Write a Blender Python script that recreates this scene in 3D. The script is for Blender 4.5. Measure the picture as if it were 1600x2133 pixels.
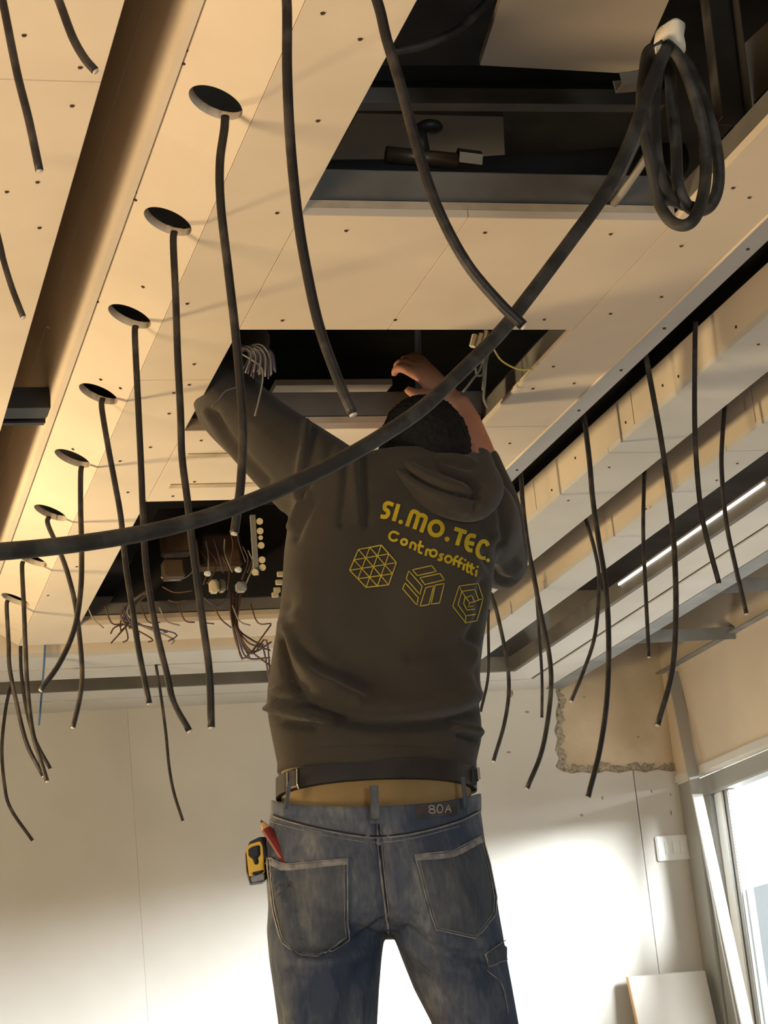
import bpy, bmesh, math, random
import numpy as np
from mathutils import Vector, Matrix
from mathutils.bvhtree import BVHTree
random.seed(7); rng = np.random.default_rng(7)
for o in list(bpy.data.objects): bpy.data.objects.remove(o)
SC = bpy.context.scene; COL = SC.collection

# ------------------------------------------------------------------ camera
FPX = 4487.9; YAW, PITCH, ROLL = 0.28627, 0.26580, -0.10110
CAMZ = 1.30
_f = np.array([math.sin(YAW)*math.cos(PITCH), math.cos(YAW)*math.cos(PITCH), math.sin(PITCH)])
_r = np.array([math.cos(YAW), -math.sin(YAW), 0.0]); _u = np.cross(_r, _f)
CR = math.cos(ROLL)*_r + math.sin(ROLL)*_u; CU = -math.sin(ROLL)*_r + math.cos(ROLL)*_u; CF = _f
CAM = Vector((0, 0, CAMZ))
cd = bpy.data.cameras.new('camera'); cam = bpy.data.objects.new('camera', cd); COL.objects.link(cam)
cd.sensor_fit = 'VERTICAL'; cd.sensor_height = 36; cd.lens = FPX/2133*36; cd.clip_start = .05
m = Matrix.Identity(4)
for i in range(3): m[i][0] = CR[i]; m[i][1] = CU[i]; m[i][2] = -CF[i]; m[i][3] = CAM[i]
cam.matrix_world = m; SC.camera = cam

# ------------------------------------------------------------------ world, lights, exposure
w = bpy.data.worlds.new('sky'); SC.world = w; w.use_nodes = True
bg = w.node_tree.nodes['Background']; bg.inputs[0].default_value = (.86, .93, 1, 1); bg.inputs[1].default_value = 1.5
def light(name, kind, loc, aim, energy, color, **kw):
    l = bpy.data.lights.new(name, kind); l.energy = energy; l.color = color
    for k, v in kw.items(): setattr(l, k, v)
    o = bpy.data.objects.new(name, l); COL.objects.link(o); o.location = loc
    o.rotation_euler = (Vector(aim)-Vector(loc)).to_track_quat('-Z', 'Y').to_euler(); return o
# bright overcast sky over the street, coming in under the window head
light('street_daylight', 'AREA', (7.8, -.5, 4.2), (2.4, 5.3, 1.8), 10800, (.92, .96, 1), shape='RECTANGLE', size=5.6, size_y=3.4)
# site floodlight on the left, turned up at the ceiling
light('site_floodlight', 'AREA', (-.75, 4.35, 1.65), (.35, 4.35, 2.55), 33, (1, .77, .44), shape='DISK', size=.3, spread=math.radians(155))
# warm lamp in the front half of the shop
light('shop_lamp', 'AREA', (-1.4, 1.9, .95), (.2, 2.1, 2.55), 22, (1, .75, .47), shape='DISK', size=.9, spread=math.radians(110))
light('shopfront_daylight', 'AREA', (1.2, -2.6, 1.5), (1.0, 3.4, 1.6), 60, (.84, .93, 1), shape='DISK', size=1.2)  # unseen cool fill added behind the camera to lift the ambient
SC.view_settings.view_transform = 'Standard'; SC.view_settings.look = 'None'
SC.view_settings.gamma = 1; SC.view_settings.use_curve_mapping = False; SC.view_settings.exposure = .06

# ------------------------------------------------------------------ helpers
H = CAMZ + 1.22          # underside of the false ceiling
WY = 6.42; WX = 2.78     # back wall, right wall
def ray(x, y):
    d = CR*((x-800)/FPX) - CU*((y-1066.5)/FPX) + CF
    return Vector(d)
def P(x, y, Y): d = ray(x, y); return CAM + d*(Y/d.y)          # point of the scene at depth Y
def PZ(x, y, z): d = ray(x, y); return CAM + d*((z-CAMZ)/d.z)   # ... at height z
def PX(x, y, X): d = ray(x, y); return CAM + d*(X/d.x)
def PP(x, y, p0, n): d = ray(x, y); return CAM + d*((Vector(p0)-CAM).dot(n)/d.dot(n))
def topx(A):             # world points -> photo pixels (for measuring along garments)
    A = np.asarray(A)-np.array(CAM); z = A@CF
    return np.stack([800+FPX*(A@CR)/z, 1066.5-FPX*(A@CU)/z], 1)

def mat(name, col, rough=.7, metal=0, spec=.4, noise=None, bump=None, col2=None, scale=8, detail=4, emit=None, coat=0, trans=0, stretch=None, sheen=0, ramp=(.35, .65)):
    mt = bpy.data.materials.new(name); mt.use_nodes = True; nt = mt.node_tree; b = nt.nodes['Principled BSDF']
    c = (*col, 1); b.inputs['Base Color'].default_value = c; b.inputs['Roughness'].default_value = rough
    b.inputs['Metallic'].default_value = metal; b.inputs['Specular IOR Level'].default_value = spec
    b.inputs['Coat Weight'].default_value = coat; b.inputs['Transmission Weight'].default_value = trans; b.inputs['Sheen Weight'].default_value = sheen
    if emit: b.inputs['Emission Color'].default_value = (*emit[0], 1); b.inputs['Emission Strength'].default_value = emit[1]
    tc = nt.nodes.new('ShaderNodeTexCoord'); vec = tc.outputs['Object']
    if stretch:
        mp = nt.nodes.new('ShaderNodeMapping'); mp.inputs['Scale'].default_value = stretch; nt.links.new(vec, mp.inputs[0]); vec = mp.outputs[0]
    if col2:
        n = nt.nodes.new('ShaderNodeTexNoise'); n.inputs['Scale'].default_value = scale; n.inputs['Detail'].default_value = detail
        nt.links.new(vec, n.inputs['Vector'])
        r = nt.nodes.new('ShaderNodeValToRGB'); r.color_ramp.elements[0].color = c; r.color_ramp.elements[1].color = (*col2, 1)
        r.color_ramp.elements[0].position = ramp[0]; r.color_ramp.elements[1].position = ramp[1]
        nt.links.new(n.outputs[0], r.inputs[0]); nt.links.new(r.outputs[0], b.inputs['Base Color'])
    if bump:
        n2 = nt.nodes.new('ShaderNodeTexNoise'); n2.inputs['Scale'].default_value = bump[0]; n2.inputs['Detail'].default_value = 6
        nt.links.new(vec, n2.inputs['Vector'])
        bp = nt.nodes.new('ShaderNodeBump'); bp.inputs['Strength'].default_value = bump[1]; bp.inputs['Distance'].default_value = bump[2]
        nt.links.new(n2.outputs[0], bp.inputs['Height']); nt.links.new(bp.outputs[0], b.inputs['Normal'])
    return mt
def S(r, g, b):          # 0-255 sRGB to linear
    f = lambda v: (v/255/12.92) if v/255 <= .04045 else ((v/255+.055)/1.055)**2.4
    return (f(r), f(g), f(b))
M = {}
M['board'] = mat('plasterboard', S(226, 208, 184), .85, bump=(60, .12, .002), col2=S(214, 197, 174), scale=3.2)
M['board2'] = mat('plasterboard_edge', S(205, 186, 160), .9, bump=(90, .3, .003), col2=S(180, 160, 134), scale=14)
M['white'] = mat('white_board', S(214, 209, 201), .8, bump=(50, .1, .002), col2=S(204, 198, 188), scale=3)
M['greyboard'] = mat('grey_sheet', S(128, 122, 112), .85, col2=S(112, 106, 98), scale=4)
M['wall'] = mat('wall_paint', S(208, 203, 194), .8, bump=(30, .25, .003), col2=S(192, 186, 176), scale=2.2, ramp=(.3, .75))
M['render'] = mat('bare_render', S(214, 196, 168), .95, bump=(25, .6, .006), col2=S(190, 170, 140), scale=5)
M['rubble'] = mat('broken_plaster', S(182, 168, 148), .95, bump=(60, 1, .01), col2=S(150, 136, 118), scale=40)
M['steel'] = mat('galvanised_steel', S(158, 160, 160), .5, .3, bump=(40, .1, .002), col2=S(134, 136, 136), scale=9)
M['dsteel'] = mat('dirty_steel', S(122, 116, 106), .7, .1, col2=S(100, 95, 87), scale=7)
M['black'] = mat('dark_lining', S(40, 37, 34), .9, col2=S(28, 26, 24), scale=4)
M['conc'] = mat('concrete', S(84, 80, 74), .95, bump=(20, .5, .01), col2=S(66, 62, 58), scale=5)
M['floor'] = mat('screed', S(158, 152, 143), .8, bump=(25, .4, .004), col2=S(140, 135, 127), scale=4)
M['screw'] = mat('screw_head', S(70, 52, 38), .6, .3)
M['cable'] = mat('cable_sheath', S(34, 29, 25), .5, spec=.4, bump=(70, .3, .003), col2=S(84, 75, 64), scale=26, ramp=(.46, .78))
M['cableg'] = mat('thick_cable_sheath', S(52, 48, 43), .6, spec=.3, bump=(80, .3, .003), col2=S(92, 87, 78), scale=30, ramp=(.45, .8))
M['copper'] = mat('cut_end', S(215, 200, 180), .5, .1)
M['tape'] = mat('white_tape', S(236, 222, 196), .5, bump=(40, .3, .002))
M['hoodie'] = mat('hoodie_fleece', S(74, 68, 59), 1, spec=.1, bump=(420, .35, .002), col2=S(64, 59, 51), scale=6, sheen=.12)
M['yellow'] = mat('yellow_print', S(214, 184, 30), .7, bump=(300, .3, .001), col2=S(190, 160, 24), scale=30)
M['yellow2'] = mat('thin_yellow_print', S(206, 182, 62), .7, col2=S(182, 158, 54), scale=30)
def denim(name, dark, mid, pale):
    mt = mat(name, dark, .95, spec=.15, bump=(480, .5, .0012)); nt = mt.node_tree; bs = nt.nodes['Principled BSDF']; tc = nt.nodes['Texture Coordinate']
    def nz(scale, stretch, det):
        mp = nt.nodes.new('ShaderNodeMapping'); mp.inputs['Scale'].default_value = stretch; nt.links.new(tc.outputs['Object'], mp.inputs[0])
        n = nt.nodes.new('ShaderNodeTexNoise'); n.inputs['Scale'].default_value = scale; n.inputs['Detail'].default_value = det; nt.links.new(mp.outputs[0], n.inputs['Vector']); return n
    n1 = nz(5.5, (1, 1, .7), 5); n2 = nz(150, (1, 1, .25), 3); n3 = nz(26, (1, 1, .5), 4)
    r = nt.nodes.new('ShaderNodeValToRGB'); r.color_ramp.elements[0].position = .36; r.color_ramp.elements[1].position = .66
    r.color_ramp.elements[0].color = (*dark, 1); r.color_ramp.elements[1].color = (*pale, 1); e = r.color_ramp.elements.new(.5); e.color = (*mid, 1)
    ad = nt.nodes.new('ShaderNodeMath'); ad.operation = 'MULTIPLY_ADD'; ad.inputs[1].default_value = .22; nt.links.new(n2.outputs[0], ad.inputs[0])
    a2 = nt.nodes.new('ShaderNodeMath'); a2.operation = 'MULTIPLY_ADD'; a2.inputs[1].default_value = .30; nt.links.new(n3.outputs[0], a2.inputs[0]); nt.links.new(n1.outputs[0], a2.inputs[2])
    a3 = nt.nodes.new('ShaderNodeMath'); a3.operation = 'SUBTRACT'; a3.inputs[1].default_value = .26; nt.links.new(a2.outputs[0], a3.inputs[0]); nt.links.new(a3.outputs[0], ad.inputs[2])
    nt.links.new(ad.outputs[0], r.inputs[0]); nt.links.new(r.outputs[0], bs.inputs['Base Color']); return mt
M['denim'] = denim('denim', S(68, 77, 95), S(101, 106, 115), S(154, 153, 149))
M['denimd'] = denim('denim_pocket', S(70, 76, 87), S(92, 96, 102), S(134, 133, 130))
M['seam'] = mat('denim_seam', S(152, 150, 146), .95, bump=(300, .5, .001), col2=S(112, 112, 114), scale=60)
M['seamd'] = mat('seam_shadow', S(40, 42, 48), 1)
M['label'] = mat('leather_label', S(58, 54, 54), .8, col2=S(80, 76, 74), scale=30)
M['thread'] = mat('label_print', S(170, 168, 164), .8)
M['under'] = mat('ochre_undershirt', S(158, 132, 88), .95, bump=(200, .3, .002), col2=S(138, 114, 74), scale=9)
M['belt'] = mat('black_belt', S(36, 31, 27), .6, bump=(120, .3, .001), col2=S(48, 42, 36), scale=20)
M['metal'] = mat('buckle_metal', S(190, 186, 176), .3, .9)
M['skin'] = mat('skin', S(196, 140, 108), .6, col2=S(180, 118, 88), scale=14, spec=.35)
M['hair'] = mat('black_hair', S(24, 21, 20), .9, bump=(160, 1, .006), col2=S(14, 13, 12), scale=60)
M['red'] = mat('red_paint', S(120, 30, 30), .5, col2=S(100, 24, 26), scale=30)
M['wood'] = mat('bare_wood', S(205, 165, 120), .7, col2=S(180, 138, 96), scale=20, stretch=(1, 1, .1))
M['yplastic'] = mat('yellow_plastic', S(236, 190, 30), .4)
M['bplastic'] = mat('black_plastic', S(34, 33, 31), .5)
M['gplastic'] = mat('grey_plastic', S(150, 148, 144), .45)
M['wplastic'] = mat('white_plastic', S(236, 236, 232), .4)
M['cplastic'] = mat('cream_plastic', S(206, 190, 156), .5)
M['brownbox'] = mat('brown_box', S(92, 70, 50), .7, col2=S(70, 54, 40), scale=12)
M['wpurple'] = mat('violet_wire', S(88, 78, 96), .5)
M['wbrown'] = mat('brown_wire', S(96, 66, 44), .5)
M['wblue'] = mat('blue_wire', S(78, 112, 150), .5)
M['wgrey'] = mat('grey_wire', S(150, 142, 128), .5)
M['wyellow'] = mat('earth_wire', S(196, 176, 92), .5)
M['insul'] = mat('pipe_insulation', S(30, 29, 28), .9, bump=(40, .4, .004))
M['brass'] = mat('dull_brass', S(126, 112, 92), .4, .8)
M['alu'] = mat('aluminium', S(176, 174, 168), .45, .55, bump=(60, .08, .001))
M['alud'] = mat('window_gasket', S(48, 46, 44), .7)
def pane_mat(name, col, milky, tint=(.96, .98, .98)):
    mt = bpy.data.materials.new(name); mt.use_nodes = True; nt = mt.node_tree; nt.nodes.remove(nt.nodes['Principled BSDF']); out = nt.nodes['Material Output']
    tr = nt.nodes.new('ShaderNodeBsdfTransparent'); tr.inputs[0].default_value = (*tint, 1)
    df = nt.nodes.new('ShaderNodeBsdfTranslucent'); df.inputs[0].default_value = (*col, 1)
    gl = nt.nodes.new('ShaderNodeBsdfGlossy'); gl.inputs['Roughness'].default_value = .05
    m1 = nt.nodes.new('ShaderNodeMixShader'); m1.inputs[0].default_value = milky; nt.links.new(tr.outputs[0], m1.inputs[1]); nt.links.new(df.outputs[0], m1.inputs[2])
    m2 = nt.nodes.new('ShaderNodeMixShader'); m2.inputs[0].default_value = .05; nt.links.new(m1.outputs[0], m2.inputs[1]); nt.links.new(gl.outputs[0], m2.inputs[2])
    nt.links.new(m2.outputs[0], out.inputs[0]); return mt
M['frost'] = pane_mat('frosted_glass', S(104, 108, 108), .55, (.70, .70, .69))
M['glass'] = pane_mat('clear_glass', (1, 1, 1), .0)
M['led'] = mat('white_strip_light', S(250, 250, 246), .5, emit=((1, .98, .94), 2.2))  # glow for the slit in the ceiling slot, no known lamp

def link(name, me, m=None, parent=None, kind=None, label=None, cat=None, group=None, smooth=False):
    o = bpy.data.objects.new(name, me); COL.objects.link(o)
    if me is not None:
        if m is not None and not me.materials: me.materials.append(M[m] if isinstance(m, str) else m)
        if smooth:
            for p in me.polygons: p.use_smooth = True
    if parent: o.parent = parent
    if kind: o['kind'] = kind
    if label: o['label'] = label
    if cat: o['category'] = cat
    if group: o['group'] = group
    return o
def empty(name, loc=(0, 0, 0), **k):
    o = link(name, None, **k); o.location = loc; bpy.context.view_layer.update(); return o
def setpar(o, p):       # parent and keep the world place
    o.parent = p; o.matrix_parent_inverse = p.matrix_world.inverted(); return o
def mk(vs, fs):
    me = bpy.data.meshes.new('m'); me.from_pydata([tuple(v) for v in vs], [], fs); me.update(); return me
def fixn(me):
    b = bmesh.new(); b.from_mesh(me); bmesh.ops.recalc_face_normals(b, faces=b.faces); b.to_mesh(me); b.free(); return me
def box(x0, x1, y0, y1, z0, z1, bev=0):
    b = bmesh.new(); bmesh.ops.create_cube(b, size=1)
    for v in b.verts: v.co = ((x0+x1)/2+v.co.x*(x1-x0), (y0+y1)/2+v.co.y*(y1-y0), (z0+z1)/2+v.co.z*(z1-z0))
    if bev: bmesh.ops.bevel(b, geom=b.edges[:], offset=bev, segments=2, affect='EDGES')
    me = bpy.data.meshes.new('m'); b.to_mesh(me); b.free(); return me
def joinm(*mes):
    b = bmesh.new()
    for me in mes: b.from_mesh(me)
    me = bpy.data.meshes.new('m'); b.to_mesh(me); b.free(); return me
def prism(pts, ext):    # polygon of 3D points, pushed by a vector
    n = len(pts); e = Vector(ext); a = [Vector(p) for p in pts]; vs = a+[p+e for p in a]
    fs = [list(range(n)), list(range(2*n-1, n-1, -1))]+[[i, (i+1) % n, n+(i+1) % n, n+i] for i in range(n)]
    return fixn(mk(vs, fs))
def catmull(pts, step=6):
    p = [np.array(q, float) for q in pts]
    if len(p) < 3:
        return [p[0]+(p[-1]-p[0])*t for t in np.linspace(0, 1, step+1)]
    p = [2*p[0]-p[1]]+p+[2*p[-1]-p[-2]]; out = []
    for i in range(1, len(p)-2):
        for k in range(step):
            t = k/step
            out.append(.5*((2*p[i])+(-p[i-1]+p[i+1])*t+(2*p[i-1]-5*p[i]+4*p[i+1]-p[i+2])*t*t+(-p[i-1]+3*p[i]-3*p[i+1]+p[i+2])*t**3))
    out.append(p[-2]); return out
def tube_geo(pts, rad, n=9, cap=True):
    pts = [Vector(p) for p in pts]; N = len(pts)
    rad = rad if hasattr(rad, '__len__') else [rad]*N
    vs = []; fs = []; t0 = (pts[1]-pts[0]).normalized(); up = t0.orthogonal().normalized()
    for i, p in enumerate(pts):
        t = (pts[min(i+1, N-1)]-pts[max(i-1, 0)]).normalized()
        up = (up-t*up.dot(t)).normalized(); s = t.cross(up)
        for k in range(n):
            a = 2*math.pi*k/n; vs.append(p+(up*math.cos(a)+s*math.sin(a))*rad[i])
    for i in range(N-1):
        for k in range(n):
            a = i*n+k; b = i*n+(k+1) % n; fs.append([a, b, b+n, a+n])
    if cap: fs.append(list(range(n-1, -1, -1))); fs.append([(N-1)*n+k for k in range(n)])
    return vs, fs
def tube(pts, rad, n=9): return mk(*tube_geo(pts, rad, n))
class MB:               # collects several closed pieces for one mesh
    def __init__(s): s.v = []; s.f = []
    def add(s, vs, fs):
        k = len(s.v); s.v += [Vector(v) for v in vs]; s.f += [[i+k for i in f] for f in fs]; return s
    def tube(s, pts, rad, n=12): return s.add(*tube_geo(pts, rad, n))
    def loft(s, rings):
        n = len(rings[0]); vs = [v for r in rings for v in r]; fs = []
        for i in range(len(rings)-1):
            for k in range(n):
                a = i*n+k; b = i*n+(k+1) % n; fs.append([a, b, b+n, a+n])
        fs.append(list(range(n-1, -1, -1))); fs.append([(len(rings)-1)*n+k for k in range(n)])
        return s.add(vs, fs)
    def ell(s, c, r, R=None, nu=20, nv=14):
        c = Vector(c); R = R or Matrix.Identity(3); rings = []
        for j in range(nv+1):
            t = math.pi*(j+.02)/(nv+.04); rings.append([c+R@Vector((r[0]*math.sin(t)*math.cos(a), r[1]*math.sin(t)*math.sin(a), r[2]*math.cos(t))) for a in [2*math.pi*k/nu for k in range(nu)]])
        return s.loft(rings)
    def mesh(s): return fixn(mk(s.v, s.f))
def evalmods(me, voxel=None, smooth=0, sm=.5):
    o = bpy.data.objects.new('tmp', me); COL.objects.link(o)
    if voxel:
        r = o.modifiers.new('r', 'REMESH'); r.mode = 'VOXEL'; r.voxel_size = voxel
    if smooth:
        q = o.modifiers.new('s', 'SMOOTH'); q.iterations = smooth; q.factor = sm
    bpy.context.view_layer.update()
    res = bpy.data.meshes.new_from_object(o.evaluated_get(bpy.context.evaluated_depsgraph_get()))
    bpy.data.objects.remove(o); return res

# ================================================================== ROOM
fl = link('floor', box(-3.2, 5.5, -3.2, WY+.3, -.1, 0), 'floor', kind='structure')
link('wall_left', box(-3.3, -3.2, -3.2, WY+.3, 0, H+1), 'wall', kind='structure')
link('wall_front', box(-3.3, WX+.2, -3.3, -3.2, 0, H+1), 'wall', kind='structure')
# back wall: masonry, with plaster boards in front of it and a broken-out patch at the top right
wb = link('wall_back', box(-3.2, WX+.2, WY+.012, WY+.3, 0, H+1), 'render', kind='structure')
patch = [(1160, 1418), (1158, 1440), (1163, 1462), (1157, 1485), (1160, 1505), (1154, 1520), (1161, 1540), (1156, 1562), (1164, 1580), (1157, 1597), (1170, 1606), (1190, 1611), (1215, 1608), (1240, 1613), (1262, 1606), (1290, 1610), (1318, 1604), (1345, 1609), (1370, 1603), (1395, 1607), (1425, 1604)]
pp = [P(x, y, WY) for x, y in patch]
xs1 = P(1332, 1700, WY).x
def wpoly(p2): return prism([(x, WY, z) for x, z in p2], (0, .012, 0))
xL = P(280, 1700, WY).x
setpar(link('plaster_board', wpoly([(-3.2, 0), (xL-.0003, 0), (xL-.0003, H+.3), (-3.2, H+.3)]), 'wall'), wb)
setpar(link('plaster_board', wpoly([(xL+.0003, 0), (xs1-.0003, 0)]+[(xs1-.0003, pp[16].z)]+[(p.x, p.z) for p in pp[15::-1]]+[(pp[0].x, H+.3), (xL+.0003, H+.3)]), 'wall'), wb)
setpar(link('plaster_board', wpoly([(xs1+.0003, 0), (WX+.1, 0), (WX+.1, pp[20].z)]+[(p.x, p.z) for p in pp[20:15:-1]]), 'wall'), wb)
# crumbled rim of the patch
rb = MB()
for i in range(len(pp)-1):
    for k in range(14):
        t = rng.random(); q = pp[i].lerp(pp[i+1], t)
        inn = Vector((1, 0, 0)) if i < 9 else Vector((0, 0, 1))
        s = .0022+.0045*rng.random(); q = q+inn*(rng.random()*.03-.004)+Vector((0, .008, 0))
        rb.ell(q, (s*1.5, s*.7, s*1.3), nu=6, nv=4)
setpar(link('broken_plaster_rim', rb.mesh(), 'rubble', kind='stuff'), wb)
for x, y, sx, sz in [(1062, 1443, .012, .016), (1212, 1698, .006, .005), (1098, 1483, .008, .004), (1255, 1662, .004, .006), (1398, 1693, .003, .009), (1357, 1648, .003, .006), (1397, 1655, .003, .006), (1060, 1567, .008, .003), (1330, 1535, .004, .003), (1217, 1452, .005, .004)]:
    p = P(x, y, WY); b = MB().ell(p, (sx, .002, sz), nu=9, nv=5)
    setpar(link('plaster_chip', b.mesh(), 'rubble'), wb)

# right wall: board over the window head, frame, panes
zh = PX(1523, 1568, WX).z
wr = link('wall_right', box(WX, WX+.16, -3.2, 3.6, 0, H+1), 'wall', kind='structure')
setpar(link('head_board', box(WX, WX+.16, 3.601, WY+.012, zh, H+1), M['board']), wr)
setpar(link('jamb_block', box(WX, WX+.16, 6.312, WY+.012, 0, zh), 'alu'), wr)
setpar(link('plaster_lip', joinm(box(WX-.014, WX+.02, 4.0, WY-.005, zh-.03, zh+.004, .006)), 'white'), wr)
w1 = empty('window_1', (WX+.03, 5.2, 0), kind='structure')
zf = PX(1545, 1631, WX+.03).z
setpar(link('head_rail', box(WX+.01, WX+.07, 3.601, 6.31, zf, zh-.032, .004), 'alu'), w1)
setpar(link('jamb', box(WX+.01, WX+.07, 6.23, 6.31, 0, zf, .004), 'alu'), w1)
setpar(link('gasket', box(WX+.035, WX+.05, 6.15, 6.166, 0, zf), 'alud'), w1)
setpar(link('sash_stile', box(WX+.03, WX+.06, 6.168, 6.228, 0, zf, .003), 'wplastic'), w1)
setpar(link('sash_stile', box(WX+.03, WX+.06, 6.12, 6.149, 0, zf, .003), 'alu'), w1)
zfr = PX(1600, 1840, WX+.04).z
setpar(link('frosted_pane', box(WX+.042, WX+.048, 3.711, 6.12, 0, zfr), 'frost'), w1)
setpar(link('clear_pane', box(WX+.042, WX+.046, 3.711, 6.12, zfr+.001, zf), 'glass'), w1)
setpar(link('gasket', box(WX+.035, WX+.05, 3.711, 3.725, 0, zf), 'alud'), w1)
setpar(link('mullion', box(WX+.02, WX+.07, 3.601, 3.71, 0, zf, .003), 'alu'), w1)
# street ground outside, seen through the panes
link('pavement', box(WX+.16, 14, -6, 12, -.12, -.02), 'conc', kind='structure')

# ------------------------------------------------------------------ false ceiling
slab = link('ceiling', box(-3.2, WX+.2, -3.2, WY+.3, H+.95, H+1.1), 'conc', kind='structure')
T = .0125
screwme = None
def screw_mesh():
    b = bmesh.new(); bmesh.ops.create_cone(b, cap_ends=True, segments=8, radius1=.0034, radius2=.0026, depth=.0024)
    me = bpy.data.meshes.new('screw'); b.to_mesh(me); b.free(); me.materials.append(M['screw']); return me
SCM = screw_mesh()
def screws(board, lst, p0=(0, 0, H), n=Vector((0, 0, -1))):
    for x, y in lst:
        o = bpy.data.objects.new('screw', SCM); COL.objects.link(o)
        o.location = PP(x, y, p0, n)+n*.0004; o.rotation_euler = n.to_track_quat('Z', 'Y').to_euler()
        bpy.context.view_layer.update(); setpar(o, board)
def board(name, x0, x1, y0, y1, z=H, t=T, m='board'):
    return setpar(link(name, box(x0, x1, y0, y1, z, z+t, .0006), m), slab)
CX0, CX1, OX0, OX1 = .600, 1.445, .730, 1.306
yj = PZ(100, 168, H).y
b = board('plaster_board', -3.2, .394, -3.2, yj-.0006)
screws(b, [(50, 73), (167, 140)])
b = board('plaster_board', -3.2, .394, yj+.0006, 6.1)
screws(b, [(150, 220), (78, 379), (82, 474), (14, 399), (101, 681)])
# centre raft
b = board('plaster_board', CX0, OX0, -1.2, 3.44)
screws(b, [(672, 27), (750, 81), (662, 251), (577, 443), (390, 632)])
b = board('plaster_board', CX0, OX0, 3.4412, 5.48)
screws(b, [(404, 758), (394, 801), (362, 818), (352, 861), (313, 931), (250, 960), (266, 1025), (160, 1180), (100, 1240)])
b = board('plaster_board', OX1, CX1, -1.2, 3.72)
screws(b, [(1419, 512), (1378, 618), (1272, 653), (1384, 684), (1153, 763), (1196, 798), (1110, 809), (1294, 771), (1527, 391), (1561, 411), (1558, 519)])
b = board('plaster_board', OX1, CX1, 3.7212, 5.48)
screws(b, [(1206, 855), (1062, 923), (1077, 979)])
b = board('plaster_board', OX0+.0008, .98, 2.745, 3.2)
screws(b, [(721, 480), (588, 667), (823, 666)])
b = board('plaster_board', .9808, OX1-.0008, 2.745, 3.2)
screws(b, [(1010, 484), (1272, 487), (1134, 665)])
b = board('plaster_board', OX0+.0008, OX1-.0008, 3.72, 4.18)
screws(b, [(419, 917), (405, 1003), (360, 1033), (690, 915)])
for yy in (3.87, 4.07): setpar(link('joint_strip', box(OX0+.03, OX1-.02, yy-.012, yy+.012, H-.002, H), 'board2'), slab)
b = board('plaster_board', OX0+.0008, OX1-.0008, 5.275, 5.48)
# rims of the openings (double board edge and steel trimmer)
for y0 in (2.745, 3.72, 5.275):
    setpar(link('opening_edge', box(OX0, OX1, y0, y0+.05, H+.0126, H+.024), 'board2'), slab)
    setpar(link('trimmer_channel', box(OX0-.05, OX1+.05, y0+.004, y0+.05, H+.025, H+.075, .002), 'dsteel'), slab)
for y0 in (3.15, 4.13): setpar(link('trimmer_channel', box(OX0-.05, OX1+.05, y0-.02, y0+.028, H+.013, H+.065, .002), 'dsteel'), slab)
setpar(link('trimmer_channel', box(OX0-.055, OX0-.004, -1, 5.4, H+.0126, H+.05, .002), 'dsteel'), slab)
setpar(link('trimmer_channel', box(OX1+.006, OX1+.056, -1, 5.4, H+.0126, H+.05, .002), 'dsteel'), slab)
# sloping flanks, 25 degrees; the left one carries the round lamp holes
A25 = math.radians(25); FW = .108
def flank(xb, sgn, holes):
    d = Vector((sgn*math.cos(A25), 0, math.sin(A25))); n = Vector((sgn*math.sin(A25), 0, -math.cos(A25)))   # along the slope, outward
    o = Vector((xb, 0, H)); vs = []; fs = []; NC = 40
    def add(pts):
        k = len(vs); vs.extend(pts); return k
    def pt(u, v, t): return o+d*v+Vector((0, u, 0))-n*t
    for (ya, yb, yc) in holes:
        L = []
        for k in range(NC):
            a = 2*math.pi*k/NC; c, s = math.cos(a), math.sin(a); q = 1/max(abs(c), abs(s))
            du = c*q; dv = s*q
            L.append((yc+(du*(yb-yc) if du > 0 else du*(yc-ya)), FW/2+dv*FW/2))
        jag = [1+.03*(rng.random()-.5) for _ in range(NC)]
        C1 = [(yc+.0365*math.cos(2*math.pi*k/NC), FW*.47+.0365*math.sin(2*math.pi*k/NC)) for k in range(NC)]
        C2 = [(yc+.0365*jag[k]*math.cos(2*math.pi*k/NC), FW*.47+.0365*jag[k]*math.sin(2*math.pi*k/NC)) for k in range(NC)]
        k0 = add([pt(u, v, 0) for u, v in L]); k1 = add([pt(u, v, 0) for u, v in C1]); k2 = add([pt(u, v, T) for u, v in C2]); k3 = add([pt(u, v, T) for u, v in L])
        for a, b_ in ((k0, k1), (k1, k2), (k2, k3)):
            for k in range(NC): fs.append([a+k, a+(k+1) % NC, b_+(k+1) % NC, b_+k])
    me = mk(vs, fs); bm = bmesh.new(); bm.from_mesh(me); bmesh.ops.remove_doubles(bm, verts=bm.verts, dist=.0004); bmesh.ops.recalc_face_normals(bm, faces=bm.faces); bm.to_mesh(me); bm.free()
    return me, o, d, n
HY = [2.448+.3745*i for i in range(-3, 8)]
segs = [(y-.18725, y+.18725, y) for y in HY]; segs[-1] = (segs[-1][0], 5.33, HY[-1])
fme, fo, fd, fn = flank(CX0-.001, -1, segs)
fb = setpar(link('sloping_flank_board', fme, 'board'), slab)
screws(fb, [(388, 104), (382, 132), (281, 399), (282, 416), (203, 628), (298, 597), (164, 717), (210, 790), (251, 808), (132, 803), (93, 926), (152, 935), (49, 1039)], fo, fn)
xt = CX0-.001-FW*math.cos(A25); zt = H+FW*math.sin(A25)
setpar(link('cove_side_board', box(xt-.0125, xt-.001, -1.2, 5.45, zt-.004, H+.205), 'board'), slab)
setpar(link('cove_side_board', box(xt-.0135, xt-.002, -1.2, 5.45, H+.2065, H+.45), 'board'), slab)
setpar(link('cove_lining', box(.378, .390, -1.2, 6.1, H+.0126, H+.45), 'board'), slab)
setpar(link('cove_lid', box(.378, xt, -1.2, 6.1, H+.451, H+.462), 'board'), slab)
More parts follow.
